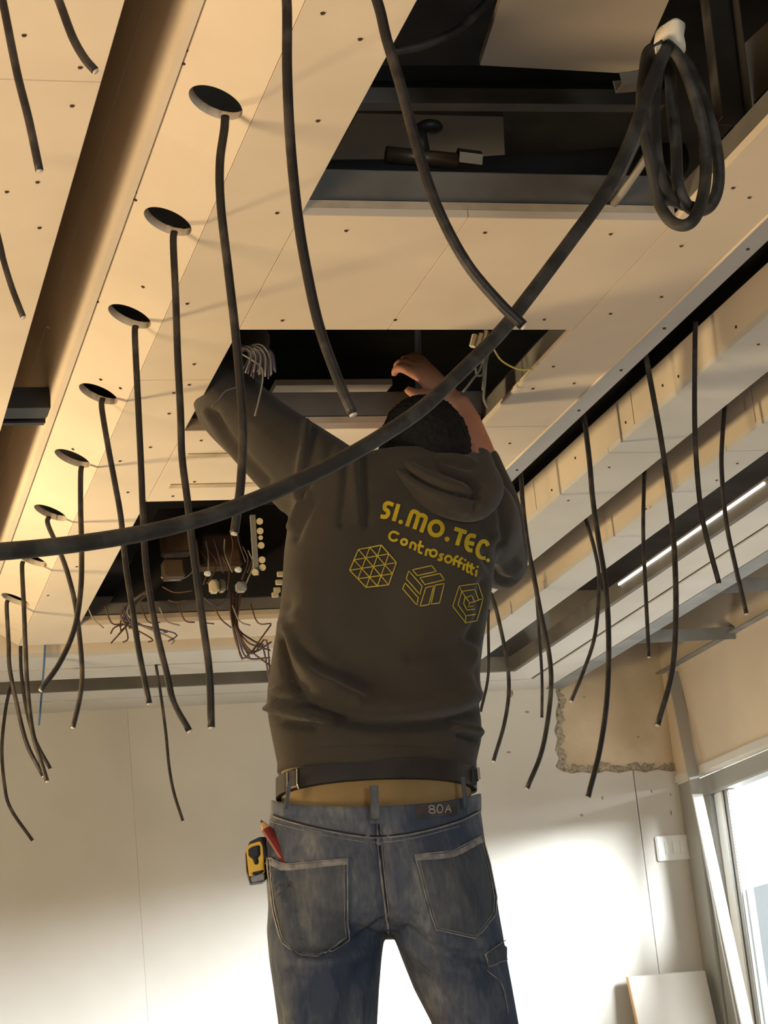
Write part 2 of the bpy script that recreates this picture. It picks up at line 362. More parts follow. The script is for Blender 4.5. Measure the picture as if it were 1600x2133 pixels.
setpar(link('flank_end_board', prism([(CX0-.001, 5.33, H), (xt, 5.33, zt), (xt, 5.47, zt+.02), (CX0-.001, 5.48, H)], (0, 0, T)), 'board'), slab)
d2 = Vector((math.cos(A25), 0, math.sin(A25))); n2 = Vector((math.sin(A25), 0, -math.cos(A25)))
e0 = Vector((CX1+.001, -1.2, H))
setpar(link('sloping_flank_board', prism([e0, e0+d2*FW, e0+d2*FW+Vector((0, 6.68, 0)), e0+Vector((0, 6.68, 0))], -n2*T), M['white']), slab)
setpar(link('corner_bead', tube([(CX1, -1.2, H-.0005), (CX1, 5.48, H-.0005)], .0022, 6), 'board'), slab)
setpar(link('corner_bead', tube([(OX1, 3.2, H+.004), (OX1, 3.72, H+.004)], .004, 6), 'board'), slab)
e1 = Vector((CX0, 5.481, H)); dy = Vector((0, math.cos(A25), math.sin(A25)))
setpar(link('sloping_flank_board', prism([e1, e1+dy*FW, e1+dy*FW+Vector((CX1-CX0, 0, 0)), e1+Vector((CX1-CX0, 0, 0))], Vector((0, 0, T))), 'white'), slab)
bk = PZ(40, 850, H+.05)
setpar(link('cove_bracket', joinm(box(.391, xt-.014, bk.y, bk.y+.06, H+.05, H+.09), box(.391, xt-.014, bk.y+.085, bk.y+.10, H+.05, H+.09)), 'bplastic'), slab)
# outer frames (stepped boards round the room edge): x0,x1 on the right run, y0,y1 on the back run
def frame(x0, x1, y0, y1, up, m, mf, sl=()):
    a = setpar(link('frame_board', box(x0, x1, -1.2, 3.9, H, H+T, .0006), m), slab)
    a2 = setpar(link('frame_board', box(x0, x1, 3.9012, y1, H, H+T, .0006), m), slab)
    setpar(link('frame_board', box(-1.5, x0-.0008, y0, y1, H, H+T, .0006), m), slab)
    if up:
        for (ya, yb) in ((-1.2, 3.05), (3.053, 3.75), (3.753, 4.35), (4.353, y1)):
            f_ = setpar(link('frame_upstand', box(x0, x0+.0125, ya, yb, H+T, H+up, .0005), mf), slab)
        setpar(link('frame_upstand', box(-1.5, x0, y0, y0+.0125, H+T, H+up, .0005), mf), slab)
    return a, a2
a, a2 = frame(1.634, 1.765, 5.635, 5.785, .085, 'white', 'board')
screws(a, [(1580, 717)]); screws(a2, [(1269, 973), (1184, 1042)])
nx = Vector((-1, 0, 0))
screws(a, [(1534, 681), (1414, 784), (1381, 803)], (1.634, 0, 0), nx); screws(a2, [(1304, 880), (1199, 954), (1150, 1021)], (1.634, 0, 0), nx)
a, a2 = frame(1.895, 1.992, 5.80, 5.935, .13, 'white', 'board')
screws(a2, [(1536, 965), (1493, 1000), (1345, 1060)])
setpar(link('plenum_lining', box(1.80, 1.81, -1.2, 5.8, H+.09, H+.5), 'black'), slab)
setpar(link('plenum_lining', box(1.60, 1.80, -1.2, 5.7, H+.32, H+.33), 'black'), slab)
# channel, white strips and shadow gap next to the wall
for i, (x0, x1, y0, y1, z0, z1, m) in enumerate([(2.150, 2.164, 6.10, 6.114, H, H+.045, 'dsteel'), (2.165, 2.255, 6.116, 6.243, H, H+T, 'white'), (2.268, 2.368, 6.255, WY, H, H+T, 'white')]):
    nm = ['edge_channel', 'edge_board', 'edge_board'][i]
    setpar(link(nm, box(x0, x1, -1.2, y1 if i < 2 else WY, z0, z1), m), slab)
    setpar(link(nm, box(-1.5, x0-.0005, y0, y1, z0, z1), m), slab)
setpar(link('shadow_gap_channel', box(2.2553, 2.2677, -1.2, 6.25, H+.004, H+.01), 'black'), slab)
setpar(link('shadow_gap_channel', box(-1.5, 2.2553, 6.2433, 6.2547, H+.004, H+.01), 'black'), slab)
setpar(link('edge_channel', box(2.04, 2.075, -1.2, 6.05, H+.06, H+.09), 'steel'), slab)
setpar(link('edge_channel', box(-1.5, 2.04, 6.03, 6.06, H+.03, H+.05), 'steel'), slab)
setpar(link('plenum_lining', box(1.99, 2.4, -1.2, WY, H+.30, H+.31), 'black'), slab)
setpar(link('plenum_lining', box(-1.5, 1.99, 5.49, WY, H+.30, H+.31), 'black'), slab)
# bare studs by the window
setpar(link('steel_stud', joinm(box(2.369, 2.371, -1.2, WY-.005, H-.002, H+.05), box(2.371, 2.425, -1.2, WY-.005, H-.002, H), box(2.425, 2.427, -1.2, WY-.005, H-.002, H+.04)), 'steel'), slab)
for yy in (3.4, 4.0, 4.6, 5.23, 5.84):
    setpar(link('steel_noggin', joinm(box(2.428, WX-.002, yy, yy+.045, H+.05, H+.052), box(2.428, WX-.002, yy, yy+.002, H+.014, H+.05)), 'steel'), slab)
setpar(link('wall_track', box(WX-.03, WX-.001, 2.6, WY-.005, H+.03, H+.034), 'steel'), slab)
setpar(link('plenum_lining', box(2.43, WX, -1.2, WY, H+.32, H+.33), M['conc']), slab)

# ================================================================== THINGS ABOVE THE OPENINGS
def zb(pts, z): return [PZ(x, y, z) for x, y in pts]
link('plaster_sheet', prism(zb([(1062, -60), (1000, 136), (1285, 152), (1330, 146), (1420, -60)], H+.36), (0, 0, .0125)), 'board', label='large beige plasterboard sheet above the nearest ceiling opening', cat='board')
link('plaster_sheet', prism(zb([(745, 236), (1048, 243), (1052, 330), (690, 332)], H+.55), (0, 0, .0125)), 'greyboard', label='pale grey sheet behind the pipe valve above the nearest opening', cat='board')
link('plaster_sheet', prism(zb([(575, 803), (818, 801), (778, 848), (548, 852)], H+.22), (0, 0, .0125)), 'board', label='pale sheet visible inside the ceiling opening the man reaches into', cat='board')
link('plaster_sheet', prism([P(1540, 100, 3.0), P(1640, 10, 3.0), P(1640, 205, 3.0), P(1562, 236, 3.0)], (.01, .012, 0)), 'board', label='upright plasterboard offcut right of the coiled cable', cat='board')
def stud(name, a, b, wdt, dep, m, label, cat='steel profile'):
    a = Vector(a); b = Vector(b); t = (b-a).normalized(); s = Vector((1, 0, 0)) if abs(t.x) < .8 else Vector((0, 1, 0)); s = (s-t*s.dot(t)).normalized(); q = t.cross(s)
    mb = MB(); th = .002
    for (s0, s1, q0, q1) in ((-wdt/2, wdt/2, 0, th), (-wdt/2, -wdt/2+th, th, dep), (wdt/2-th, wdt/2, th, dep)):
        c = [(s0, q0), (s1, q0), (s1, q1), (s0, q1)]
        mb.loft([[a+s*x+q*y for x, y in c], [b+s*x+q*y for x, y in c]])
    return link(name, mb.mesh(), m, label=label, cat=cat)
stud('steel_profile', P(1483, -60, 2.9), P(1522, 262, 2.9), .055, .03, 'dsteel', 'upright dirty steel profile right of the coiled cable')
stud('steel_profile', PZ(700, 190, H+.5), PZ(1380, 190, H+.5), .08, .03, 'black', 'dark steel profile crossing above the nearest ceiling opening')
stud('steel_profile', PZ(700, 222, H+.46), PZ(1380, 226, H+.46), .03, .03, 'dsteel', 'thin dark profile under the crossing one above the nearest opening')
stud('steel_profile', P(868, 640, 3.9), P(872, 850, 3.9), .012, .006, 'steel', 'thin upright steel hanger behind the raised hand')
stud('steel_profile', P(1290, 185, 2.75), P(1370, 178, 2.75), .03, .02, 'dsteel', 'short steel bracket left of the coiled cable')
# pipes
pr = empty('insulated_pipe', P(900, 380, 3.0), label='black insulated pipe with a metal valve above the nearest opening', cat='pipe')
yp = 3.05
setpar(link('pipe_sleeve', tube([P(x, y, yp) for x, y in ((600, 372), (760, 370), (1000, 362), (1180, 350), (1420, 330))], .028, 14), 'insul', smooth=True), pr)
v = empty('valve', P(900, 325, yp-.02)); setpar(v, pr)
def sub(name, me, m, smooth=True): return setpar(link(name, me, m, smooth=smooth), v)
sub('valve_body', tube([P(805, 322, yp-.03), P(950, 336, yp-.03)], [.014, .014], 12), 'brass')
sub('valve_nut', tube([P(952, 330, yp-.03), P(1000, 336, yp-.03)], [.017, .017], 6), 'brass', False)
sub('valve_stem', tube([P(880, 322, yp-.03), P(872, 262, yp-.03)], [.013, .011], 12), 'bplastic')
sub('valve_wheel', MB().ell(P(895, 265, yp-.03), (.022, .018, .012)).mesh(), 'bplastic')
pr2 = empty('insulated_pipe', P(700, 370, 2.9), label='short pipe end at the left edge of the nearest opening', cat='pipe')
setpar(link('pipe_sleeve', tube([P(610, 372, 2.95), P(715, 374, 2.95)], .016, 12), 'dsteel', smooth=True), pr2)
setpar(link('valve_nut', tube([P(716, 374, 2.95), P(752, 376, 2.95)], .018, 6), 'brass'), pr2)

# ================================================================== CABLES
def cable(path, Y, r, label, m='cable', end=True, group=None, nm='electrical_cable', Y2=None, n=9):
    k = len(path); Y2 = Y if Y2 is None else Y2
    pts = [P(x, y, Y+(Y2-Y)*i/(k-1)) for i, (x, y) in enumerate(path)]
    pts = catmull(pts, 6)
    # slight hand-bent waviness
    o = link(nm, tube(pts, r, n), m, smooth=True, label=label, cat='cable', group=group)
    if end:
        a = Vector(pts[-1]); t = (Vector(pts[-1])-Vector(pts[-2])).normalized()
        link('cut_end', tube([a, a+t*.0025], r*.72, n), 'copper', parent=o)
    return o
def hole_pt(i, s=.018):      # lower rim of a lamp hole
    return fo+fd*(FW*.47-s)+Vector((0, HY[i+2], 0))
G1 = 'cables from the holes of the lit sloping strip'
HP = [
 ([(467, 272), (458, 340), (460, 430), (475, 560), (490, 690), (500, 800), (506, 900), (502, 1000), (495, 1060), (488, 1110)], 'dark cable from the largest round hole in view of the sloping strip'),
 ([(361, 508), (366, 620), (370, 740), (376, 860), (379, 950), (390, 1040), (400, 1130), (420, 1280), (436, 1400), (440, 1515)], 'dark cable from the second round hole of the sloping strip'),
 ([(281, 702), (288, 850), (294, 980), (298, 1080), (305, 1190), (325, 1310), (349, 1410), (362, 1465), (394, 1522)], 'dark cable from the third round hole of the sloping strip'),
 ([(212, 850), (225, 930), (240, 1010), (252, 1080), (262, 1180), (276, 1270), (290, 1360), (311, 1465)], 'dark cable from the fourth round hole of the sloping strip'),
 ([(168, 990), (168, 1060), (170, 1150), (168, 1230), (155, 1310), (125, 1380), (85, 1437)], 'dark cable curving left from the fifth round hole of the sloping strip'),
 ([(100, 1093), (125, 1150), (141, 1195), (157, 1260), (167, 1340), (171, 1410), (165, 1460), (152, 1515)], 'dark cable bowed right from the sixth round hole of the sloping strip'),
 ([(46, 1185), (50, 1270), (53, 1350), (57, 1430), (67, 1519), (82, 1575), (98, 1627)], 'greyish cable from the seventh round hole of the sloping strip'),
 ([(14, 1265), (18, 1340), (20, 1390), (34, 1462), (56, 1549), (90, 1616)], 'cable from the farthest round hole of the sloping strip, at the left photo edge'),
]
for i, (path, lb) in enumerate(HP):
    Y0 = HY[i+3]
    p0 = P(path[0][0], path[0][1]-26*2.4/Y0, Y0); 
    q = topx([p0])[0]
    cable([(path[0][0]+2, path[0][1]-30*2.4/Y0)]+path, Y0, .0052 if i else .0056, lb, group=G1)
cable([(583, -45), (597, 0), (598, 150), (605, 300), (620, 450), (640, 570), (665, 680), (700, 780), (735, 862)], 2.03, .0056, 'long dark cable from the top edge ending in front of the middle opening', group='cables entering at the top of the photo')
cable([(735, -130), (785, 0), (805, 80), (835, 180), (870, 310), (910, 430), (970, 545), (1040, 630), (1090, 678)], 1.88, .0056, 'dark cable crossing the nearest opening diagonally, its end behind the thick cable', group='cables entering at the top of the photo')
cable([(-10, -60), (5, 0), (35, 150), (60, 250), (82, 355)], 1.98, .0043, 'dark straight cable in the top left corner, the longer one', group='cables entering at the top of the photo')
cable([(95, -60), (122, 0), (150, 75), (175, 120), (198, 147)], 2.0, .0046, 'short dark cable bending right in the top left corner', group='cables entering at the top of the photo')
cable([(-20, 430), (0, 510), (8, 545), (25, 600), (48, 660)], 2.55, .0040, 'dark cable end at the left photo edge below the top left corner', group='cables entering at the left edge')
GR = 'cables hanging from the ceiling gaps on the right'
def rc(path, Y, label, r=.0052): cable(path, Y, r, label, group=GR)
rc([(1338, 700), (1345, 740), (1360, 820), (1378, 920), (1395, 1040), (1405, 1150), (1408, 1280), (1400, 1400), (1370, 1510)], 3.50, 'long dark cable on the right, bowed, ending over the bare render patch', .0052)
rc([(1208, 830), (1217, 872), (1228, 960), (1235, 1040), (1248, 1130), (1262, 1220), (1268, 1330), (1265, 1450), (1250, 1560), (1225, 1660)], 3.84, 'longest dark cable on the right, its end below the bare render patch', .0054)
rc([(1080, 955), (1085, 990), (1090, 1060), (1100, 1140), (1112, 1200), (1125, 1270), (1145, 1370), (1147, 1450), (1130, 1560), (1098, 1642)], 4.2, 'dark cable curving back left just right of the man')
rc([(1449, 670), (1448, 705), (1447, 850), (1450, 950), (1460, 1060), (1475, 1130), (1498, 1215)], 3.32, 'dark cable in front of the warm lit ceiling upstand, ending on white boards', .0046)
rc([(1514, 815), (1510, 848), (1503, 950), (1507, 1030), (1515, 1100), (1530, 1170), (1555, 1278)], 3.74, 'rightmost dark hanging cable', .0046)
rc([(1345, 955), (1343, 980), (1340, 1100), (1345, 1230), (1352, 1368)], 4.2, 'short straight dark cable ending at the bare steel studs', .0044)
rc([(1212, 1060), (1220, 1080), (1240, 1150), (1248, 1210), (1240, 1320), (1215, 1400), (1190, 1460)], 4.55, 'dark cable bending left, its end at the top corner of the bare render patch', .0046)
rc([(1022, 1235), (1035, 1275), (1055, 1370), (1060, 1440), (1050, 1510), (1028, 1585)], 5.0, 'dark cable bowed right beside the right edge of the hoodie', .0050)
rc([(1116, 1215), (1118, 1244), (1124, 1330), (1129, 1410), (1129, 1495)], 5.05, 'thin straight cable right of the man against the white wall', .0040)
rc([(1018, 1270), (1017, 1300), (1017, 1406), (1001, 1483)], 5.3, 'short cable half hidden behind the right edge of the hoodie', .0040)
GB = 'cables hanging from the far ceiling edge'
def bc(path, label, r=.0048, Y=5.98): cable(path, Y, r, label, group=GB)
bc([(43, 1340), (43, 1360), (45, 1406), (56, 1481), (75, 1545), (105, 1601)], 'dark cable at far left whose tip is the rightmost of its cluster', Y=5.56)
bc([(34, 1385), (27, 1415), (13, 1470), (4, 1556), (9, 1631), (22, 1684), (68, 1751)], 'dark cable at far left swinging lowest against the white wall', Y=5.96)
bc([(322, 1366), (325, 1386), (334, 1440), (345, 1522), (352, 1594), (362, 1650), (381, 1710)], 'thin dark cable alone against the white wall left of the man', .0042, Y=5.79)
cable([(95, 1322), (94, 1340), (92, 1380), (87, 1444), (81, 1511)], 5.6, .0028, 'thin blue wire hanging at far left', m='wblue', end=False)
# the thick drooping cable and its coil, tied with white tape
Yc = 2.30
thick = [(1392, 95), (1362, 160), (1335, 235), (1300, 325), (1255, 410), (1190, 500), (1100, 620), (1040, 695), (960, 775), (880, 850), (800, 905), (720, 952), (620, 1002), (520, 1045), (420, 1080), (300, 1110), (150, 1134), (0, 1149), (-160, 1158)]
tc_ = link('thick_cable', tube(catmull([P(x, y, Yc-.06-.42*(max(0, 1392-x)/1552)) for x, y in thick], 6), .0082, 12), 'cableg', smooth=True, label='thick dark cable drooping across the whole picture to the left edge', cat='cable')
loops = [
 [(1385, 92), (1352, 120), (1338, 190), (1340, 260), (1352, 320), (1362, 370), (1372, 420), (1395, 458), (1425, 470), (1450, 450), (1466, 400), (1470, 340), (1462, 260), (1440, 180), (1415, 120), (1390, 92)],
 [(1388, 92), (1372, 150), (1364, 210), (1366, 300), (1376, 370), (1392, 410), (1420, 425), (1448, 434)],
 [(1396, 92), (1430, 130), (1458, 190), (1482, 260), (1496, 330), (1496, 390), (1480, 428), (1452, 440), (1430, 425), (1412, 380), (1408, 300), (1400, 220), (1396, 150), (1392, 95)],
 [(1380, 96), (1350, 110), (1342, 170), (1345, 240), (1358, 300), (1380, 365), (1400, 400)],
]
for j, L in enumerate(loops):
    setpar(link('coil_loop', tube(catmull([P(x, y, Yc-.018+.012*j+.012*math.sin(k*1.3)) for k, (x, y) in enumerate(L)], 6), .0078, 11), 'cableg', smooth=True), tc_)
mbt = MB()
c0 = P(1393, 84, Yc)
mbt.loft([[c0+Vector(CR)*(wd*math.cos(a))*(1)+Vector((0, 1, 0))*(.026*math.sin(a))+Vector(CU)*h+Vector(CR)*sh for a in [2*math.pi*k/16 for k in range(16)]] for wd, h, sh in ((.010, .016, .0), (.017, .013, .002), (.017, .0, .0), (.0165, -.012, .003), (.0155, -.018, .004))])
setpar(link('white_tape_wrap', mbt.mesh(), 'tape', smooth=True), tc_)
setpar(link('tape_tag', prism([P(1378, 92, Yc-.03), P(1366, 96, Yc-.03), P(1368, 110, Yc-.03), P(1380, 100, Yc-.03)], (0, .004, 0)), 'tape'), tc_)
cable([(1045, -30), (1000, 20), (950, 65), (880, 95), (815, 108)], 2.6, .0065, 'dark cable lying above the top of the nearest opening', m='cable', end=False)
cable([(1358, 306), (1330, 352), (1297, 400), (1270, 436)], 2.56, .006, 'pale dusty cable left of the coil running to the opening edge', m='wgrey', end=False, Y2=2.77)
cable([(1345, 250), (1318, 310), (1290, 370), (1262, 425)], 2.43, .007, 'second dark strand just under the thick cable near the coil', m='cableg', end=False, Y2=2.77)

# loose wires: bundles whose wires are parts
def bundle(name, label, wires, r, mats, Y):
    e = empty(name, P(*wires[0][0], Y), label=label, cat='wires')
    for i, wv in enumerate(wires):
        pts = [P(x, y, Y-.03*math.sin(i*2.1)*k/len(wv)) for k, (x, y) in enumerate(wv)]
        setpar(link('wire', tube(catmull(pts, 4), r, 6), mats[i % len(mats)], smooth=True), e)
    return e
W = []
for i in range(16):
    a = rng.random(); ex = 508+i*4.6+8*(rng.random()-.5); ey = 780+20*rng.random()-18*abs(i-9)/9
    W.append([(487+10*a, 728+8*a), (505+i*2.6, 716+10*rng.random()), (520+i*3.2, 735+8*rng.random()), (ex, ey)])
W.append([(500, 735), (540, 760), (548, 785), (540, 830), (531, 866)])
W.append([(498, 805), (470, 815), (455, 835), (440, 848)])
bundle('wire_bundle', 'fan of violet grey wires above the left raised sleeve', W, .0016, ['wpurple', 'wgrey', 'wpurple'], 3.40)
W = []
for i in range(11):
    x0 = 500+3*i*.5; W.append([(478+i*2.5, 1232), (480+i*1.5, 1275+3*i), (490+3.5*i, 1330+4*rng.random()*i), (505+5*i, 1370+14*rng.random()-4*i), (560+6*rng.random(), 1352+i*9-60*(i % 2))][:5 if i % 3 else 4])
bundle('wire_bundle', 'long violet wires spilling from the farthest opening beside the man', W, .0022, ['wpurple', 'wbrown', 'wpurple'], 5.15)
W = []
for i in range(14):
    x0 = 300-3*i*rng.random(); y1 = 1300+35*rng.random(); x1 = 225+rng.random()*140
    W.append([(300+20*rng.random(), 1225+10*rng.random()), (268+20*rng.random(), 1255), (250+30*rng.random(), 1290), (x1, y1), (x1-14+20*rng.random(), y1+18*rng.random())])
bundle('wire_bundle', 'tangle of brown grey wires at the left of the farthest opening', W, .0020, ['wbrown', 'wgrey', 'wbrown', 'wpurple'], 5.2)
W = [[(335, 1202), (360, 1208), (385, 1203), (402, 1190)], [(338, 1222), (365, 1234), (400, 1230)], [(425, 1245), (450, 1262), (470, 1250), (480, 1225)], [(350, 1250), (368, 1254), (385, 1250)]]
for i in range(10): x = 180+38*i; W.append([(x, 1255+10*rng.random()), (x+15, 1290+8*rng.random()), (x+35+10*rng.random(), 1293+18*rng.random())])
for i in range(12): x = 400+11*i+8*rng.random(); y = 1100+60*rng.random(); W.append([(x, y), (x+20*rng.random(), y+30), (x+30*(rng.random()-.3), y+70)])
bundle('wire_bundle', 'loose looping wires inside the farthest opening', W, .0018, ['wgrey', 'wbrown', 'wpurple', 'wbrown'], 5.12)
bundle('wire_bundle', 'grey wires with cut ends under the thick cable by the raised hand', [[(1012, 740), (1000, 770), (985, 790), (965, 816)], [(1010, 742), (1008, 775), (1006, 812)], [(1014, 745), (1010, 800), (1008, 830), (1016, 850)], [(1018, 735), (1008, 775), (995, 782), (990, 760)]], .0022, ['wgrey'], 3.5)
cable([(1028, 726), (1042, 748), (1062, 762), (1085, 770), (1110, 769)], 3.36, .0017, 'thin yellow green earth wire at the right of the middle opening', m='wyellow', end=False, n=6)

# connectors hanging by the raised hand
ct = empty('wire_connector', P(1000, 705, 3.45), label='white plastic wire connectors above the raised hand', cat='connector')
for x0, y0, x1, y1, r in ((990, 698, 984, 722, .006), (1003, 696, 996, 722, .006), (1014, 690, 1006, 720, .005)):
    setpar(link('connector_sleeve', tube([P(x0, y0, 3.45), P(x1, y1, 3.45)], [r, r], 6), 'cplastic'), ct)

# farthest opening: back plate with wiring gear
YE = 5.0
bpz = [P(330, 1060, YE+.25), P(600, 1050, YE+.25), P(600, 1240, YE+.25), P(230, 1255, YE+.25)]
pl = link('wiring_tray', prism(bpz, (0, .01, 0)), 'black', label='dark wiring tray inside the farthest ceiling opening', cat='tray')
def gbox(label, x0, y0, x1, y1, Y, dep, m='brownbox'):
    a = P(x0, y1, Y); b_ = P(x1, y0, Y)
    o = link('junction_box', box(a.x, b_.x, Y, Y+dep, a.z, b_.z, .004), m, label=label, cat='junction box')
    setpar(link('box_lid', box(a.x+.006, b_.x-.006, Y-.004, Y, a.z+.006, b_.z-.006, .0015), m), o); return o
gbox('squat brown junction box left of centre in the farthest opening', 342, 1105, 400, 1150, 5.1, .06)
gbox('upright brown junction box beside the squat one in the farthest opening', 345, 1160, 385, 1200, 5.08, .06)
gbox('wide dark brown junction box behind the loose wires of the farthest opening', 420, 1110, 500, 1180, 5.16, .06)
gbox('beige connector block hanging at the bottom of the farthest opening', 440, 1206, 456, 1232, 5.02, .03, 'cplastic')
gbox('ochre connector block right of the beige one in the farthest opening', 458, 1206, 470, 1230, 5.03, .03, 'wgrey')
gbox('pale connector block above the violet wires in the farthest opening', 495, 1210, 514, 1230, 5.02, .03, 'gplastic')
tb = empty('terminal_strip', P(535, 1140, YE), label='upright strip with a row of round white terminals in the farthest opening', cat='terminal strip')
setpar(link('strip_rail', prism([P(522, 1072, YE), P(532, 1072, YE), P(540, 1196, YE), P(530, 1196, YE)], (0, .012, 0)), 'gplastic'), tb)
for i, (x, y) in enumerate([(541, 1086), (542, 1106), (544, 1136), (546, 1166), (547, 1182), (543, 1120), (531, 1192)]):
    setpar(link('terminal', tube([P(x, y, YE-.012), P(x, y, YE+.012)], .0085 if i != 5 else .006, 10), 'cplastic'), tb)
for x, y, lb in ((434, 1195, 'small round white cable end left of the connector blocks'), (498, 1187, 'square white plug above the pale connector block')):
    p = P(x, y, 5.0); link('plug', joinm(tube([p, p+Vector((0, .02, .006))], .007, 10), tube([p+Vector((0, -.004, 0)), p], .004, 8)), 'wplastic', label=lb, cat='plug')
tb2 = empty('terminal_strip', P(582, 1215, YE), label='small white terminal strip half hidden by the left edge of the hoodie', cat='terminal strip')
for i, (x, y) in enumerate([(585, 1195), (582, 1212), (578, 1228), (574, 1238)]):
    setpar(link('terminal', box(*(lambda p: (p.x-.008, p.x+.008, p.y, p.y+.01, p.z-.006, p.z+.006))(P(x, y, YE)), .001), 'cplastic'), tb2)

# added glowing bar standing in for the bright slit in the right-hand slot
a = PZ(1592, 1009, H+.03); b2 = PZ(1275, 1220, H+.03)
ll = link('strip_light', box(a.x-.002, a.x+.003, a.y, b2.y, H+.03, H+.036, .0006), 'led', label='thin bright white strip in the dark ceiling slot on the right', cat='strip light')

# ================================================================== WALL THINGS
sw = empty('wall_switch', P(1407, 1765, WY), label='white switch plate on the bright back wall near the window', cat='switch')
q0 = P(1372, 1794, WY-.01); q1 = P(1444, 1737, WY-.01)
setpar(link('cover_plate', box(q0.x, q1.x, WY-.012, WY, q0.z, q1.z, .003), 'wplastic'), sw)
kx = (q1.x-q0.x)/5
for k in (1.05, 2.03, 3.01):
    setpar(link('rocker', box(q0.x+kx*k, q0.x+kx*(k+.94), WY-.0155, WY-.012, q0.z+.02, q1.z-.018, .001), 'wplastic'), sw)
# leaning sheet at the bottom right
t0 = P(1310, 2036, WY-.06); t1 = P(1468, 2018, WY-.06)
lean = prism([t0, Vector((t1.x, t1.y, t0.z)), Vector((t1.x, WY-.40, 0.001)), Vector((t0.x, WY-.40, 0.001))], (0, .018, .004))
ls = link('leaning_sheet', lean, 'white', label='white sheet leaning on the back wall at bottom right', cat='board')
setpar(link('sheet_edge', prism([t0+Vector((-.003, -.001, 0)), t0+Vector((0, -.001, 0)), Vector((t0.x, WY-.401, 0.001)), Vector((t0.x-.003, WY-.401, .001))], (0, .018, .004)), 'wood'), ls)
# long light profile leaning in the corner
e = empty('corner_profile', (WX-.02, 6.2, 0), label='long pale metal profile leaning in the corner beside the window', cat='profile')
def bar(tops, bots, Ya, Yb, ext):
    t_ = [P(x, y, Ya) for x, y in tops]; b_ = []
    for p, (x, y) in zip(t_, bots):
        q = P(x, y, Yb); b_.append(p+(q-p)*((p.z-.002)/(p.z-q.z)))
    return prism([t_[0], t_[1], b_[1], b_[0]], ext)
setpar(link('profile_web', bar([(1392, 1400), (1414, 1400)], [(1538, 2133), (1558, 2133)], 6.30, 6.02, (0, .01, 0)), 'alu'), e)
setpar(link('profile_flange', bar([(1441, 1655), (1462, 1655)], [(1543, 2133), (1567, 2133)], 6.185, 6.0, (-.002, -.012, 0)), 'wplastic'), e)
# ================================================================== THE MAN
FWD = Vector((math.sin(YAW), math.cos(YAW), 0)); RGT = Vector((math.cos(YAW), -math.sin(YAW), 0))
def ring(xl, xr, yl, yr, Yl, Yr, hd, n=40, e=2.4, back=1.0, lift=0):
    L = P(xl, yl, Yl); R_ = P(xr, yr, Yr); c = (L+R_)/2; h = (R_-L)/2; out = []
    for k in range(n):
        a = 2*math.pi*k/n; ca, sa = math.cos(a), math.sin(a)
        u = math.copysign(abs(ca)**(2/e), ca); v = math.copysign(abs(sa)**(2/e), sa)
        out.append(c+h*u+FWD*(hd*v*(back if v < 0 else 1))+Vector((0, 0, lift*max(0, -v)**1.5)))
    return out
def seg2d(p, a, b):
    d = b-a; t = np.clip(((p-a)@d)/max(d@d, 1e-9), 0, 1); return np.hypot(*(p-(a+t[:, None]*d)).T)
def polydist(p, path):
    path = np.array(path, float); r = np.full(len(p), 1e9)
    for i in range(len(path)-1): r = np.minimum(r, seg2d(p, path[i], path[i+1]))
    return r
def sculpt(me, strokes):    # cloth folds: (path, width, height) pushes the surface along its normal
    n = len(me.vertices); co = np.empty(n*3); me.vertices.foreach_get('co', co); co = co.reshape(-1, 3)
    no = np.empty(n*3); me.vertex_normals.foreach_get('vector', no); no = no.reshape(-1, 3)
    px = topx(co); view = co-np.array(CAM); view /= np.linalg.norm(view, axis=1)[:, None]
    face = np.clip(-(no*view).sum(1)*2.5, 0, 1)
    off = np.zeros(n)
    for path, wd, h in strokes:
        pth = [tuple(q) for q in catmull([(a, b, 0) for a, b in path], 5)]; pth = [(a, b) for a, b, _ in pth]
        d = polydist(px, pth); off += h*np.exp(-(d/wd)**2)
    co += no*(off*face)[:, None]
    me.vertices.foreach_set('co', co.ravel()); me.update()
def bvh_of(me): 
    b = bmesh.new(); b.from_mesh(me); t = BVHTree.FromBMesh(b); b.free(); return t
def hit(t, x, y, off):
    d = ray(x, y).normalized(); loc, nrm, i, ds = t.ray_cast(CAM, d)
    if loc is None: return None
    if nrm.dot(d) > 0: nrm = -nrm
    return loc+nrm*off
def ribbon(t, path, wd, off=.0016, sm=True, step=4, closed=False, mb=None, taper=False):
    """a flat printed or stitched line following the cloth; path and width measured on the photo"""
    pts = [np.array(p, float) for p in path]
    if closed: pts = pts+[pts[0]]
    if sm and len(pts) > 2: q = [np.array(v[:2]) for v in catmull([(a, b, 0) for a, b in pts], step)]
    else:
        q = []
        for a, b in zip(pts[:-1], pts[1:]):
            k = max(1, int(np.hypot(*(b-a))/6)); q += [a+(b-a)*i/k for i in range(k)]
        q.append(pts[-1])
    mb = mb if mb is not None else MB(); vs = []; N = len(q)
    for i, p in enumerate(q):
        tg = q[min(i+1, N-1)]-q[max(i-1, 0)]
        if closed and i in (0, N-1): tg = q[1]-q[-2]
        L = np.hypot(*tg) or 1; nn = np.array([-tg[1], tg[0]])/L*wd/2*(1 if not taper else (1-.8*i/N))
        a = hit(t, *(p+nn), off); c = hit(t, *(p-nn), off)
        if a is None or c is None: vs.append(None)
        else: vs.append((a, c))
    for i in range(N-1):
        if vs[i] and vs[i+1] and (vs[i][0]-vs[i+1][0]).length < .05: mb.add([vs[i][0], vs[i+1][0], vs[i+1][1], vs[i][1]], [[0, 1, 2, 3]])
    return mb
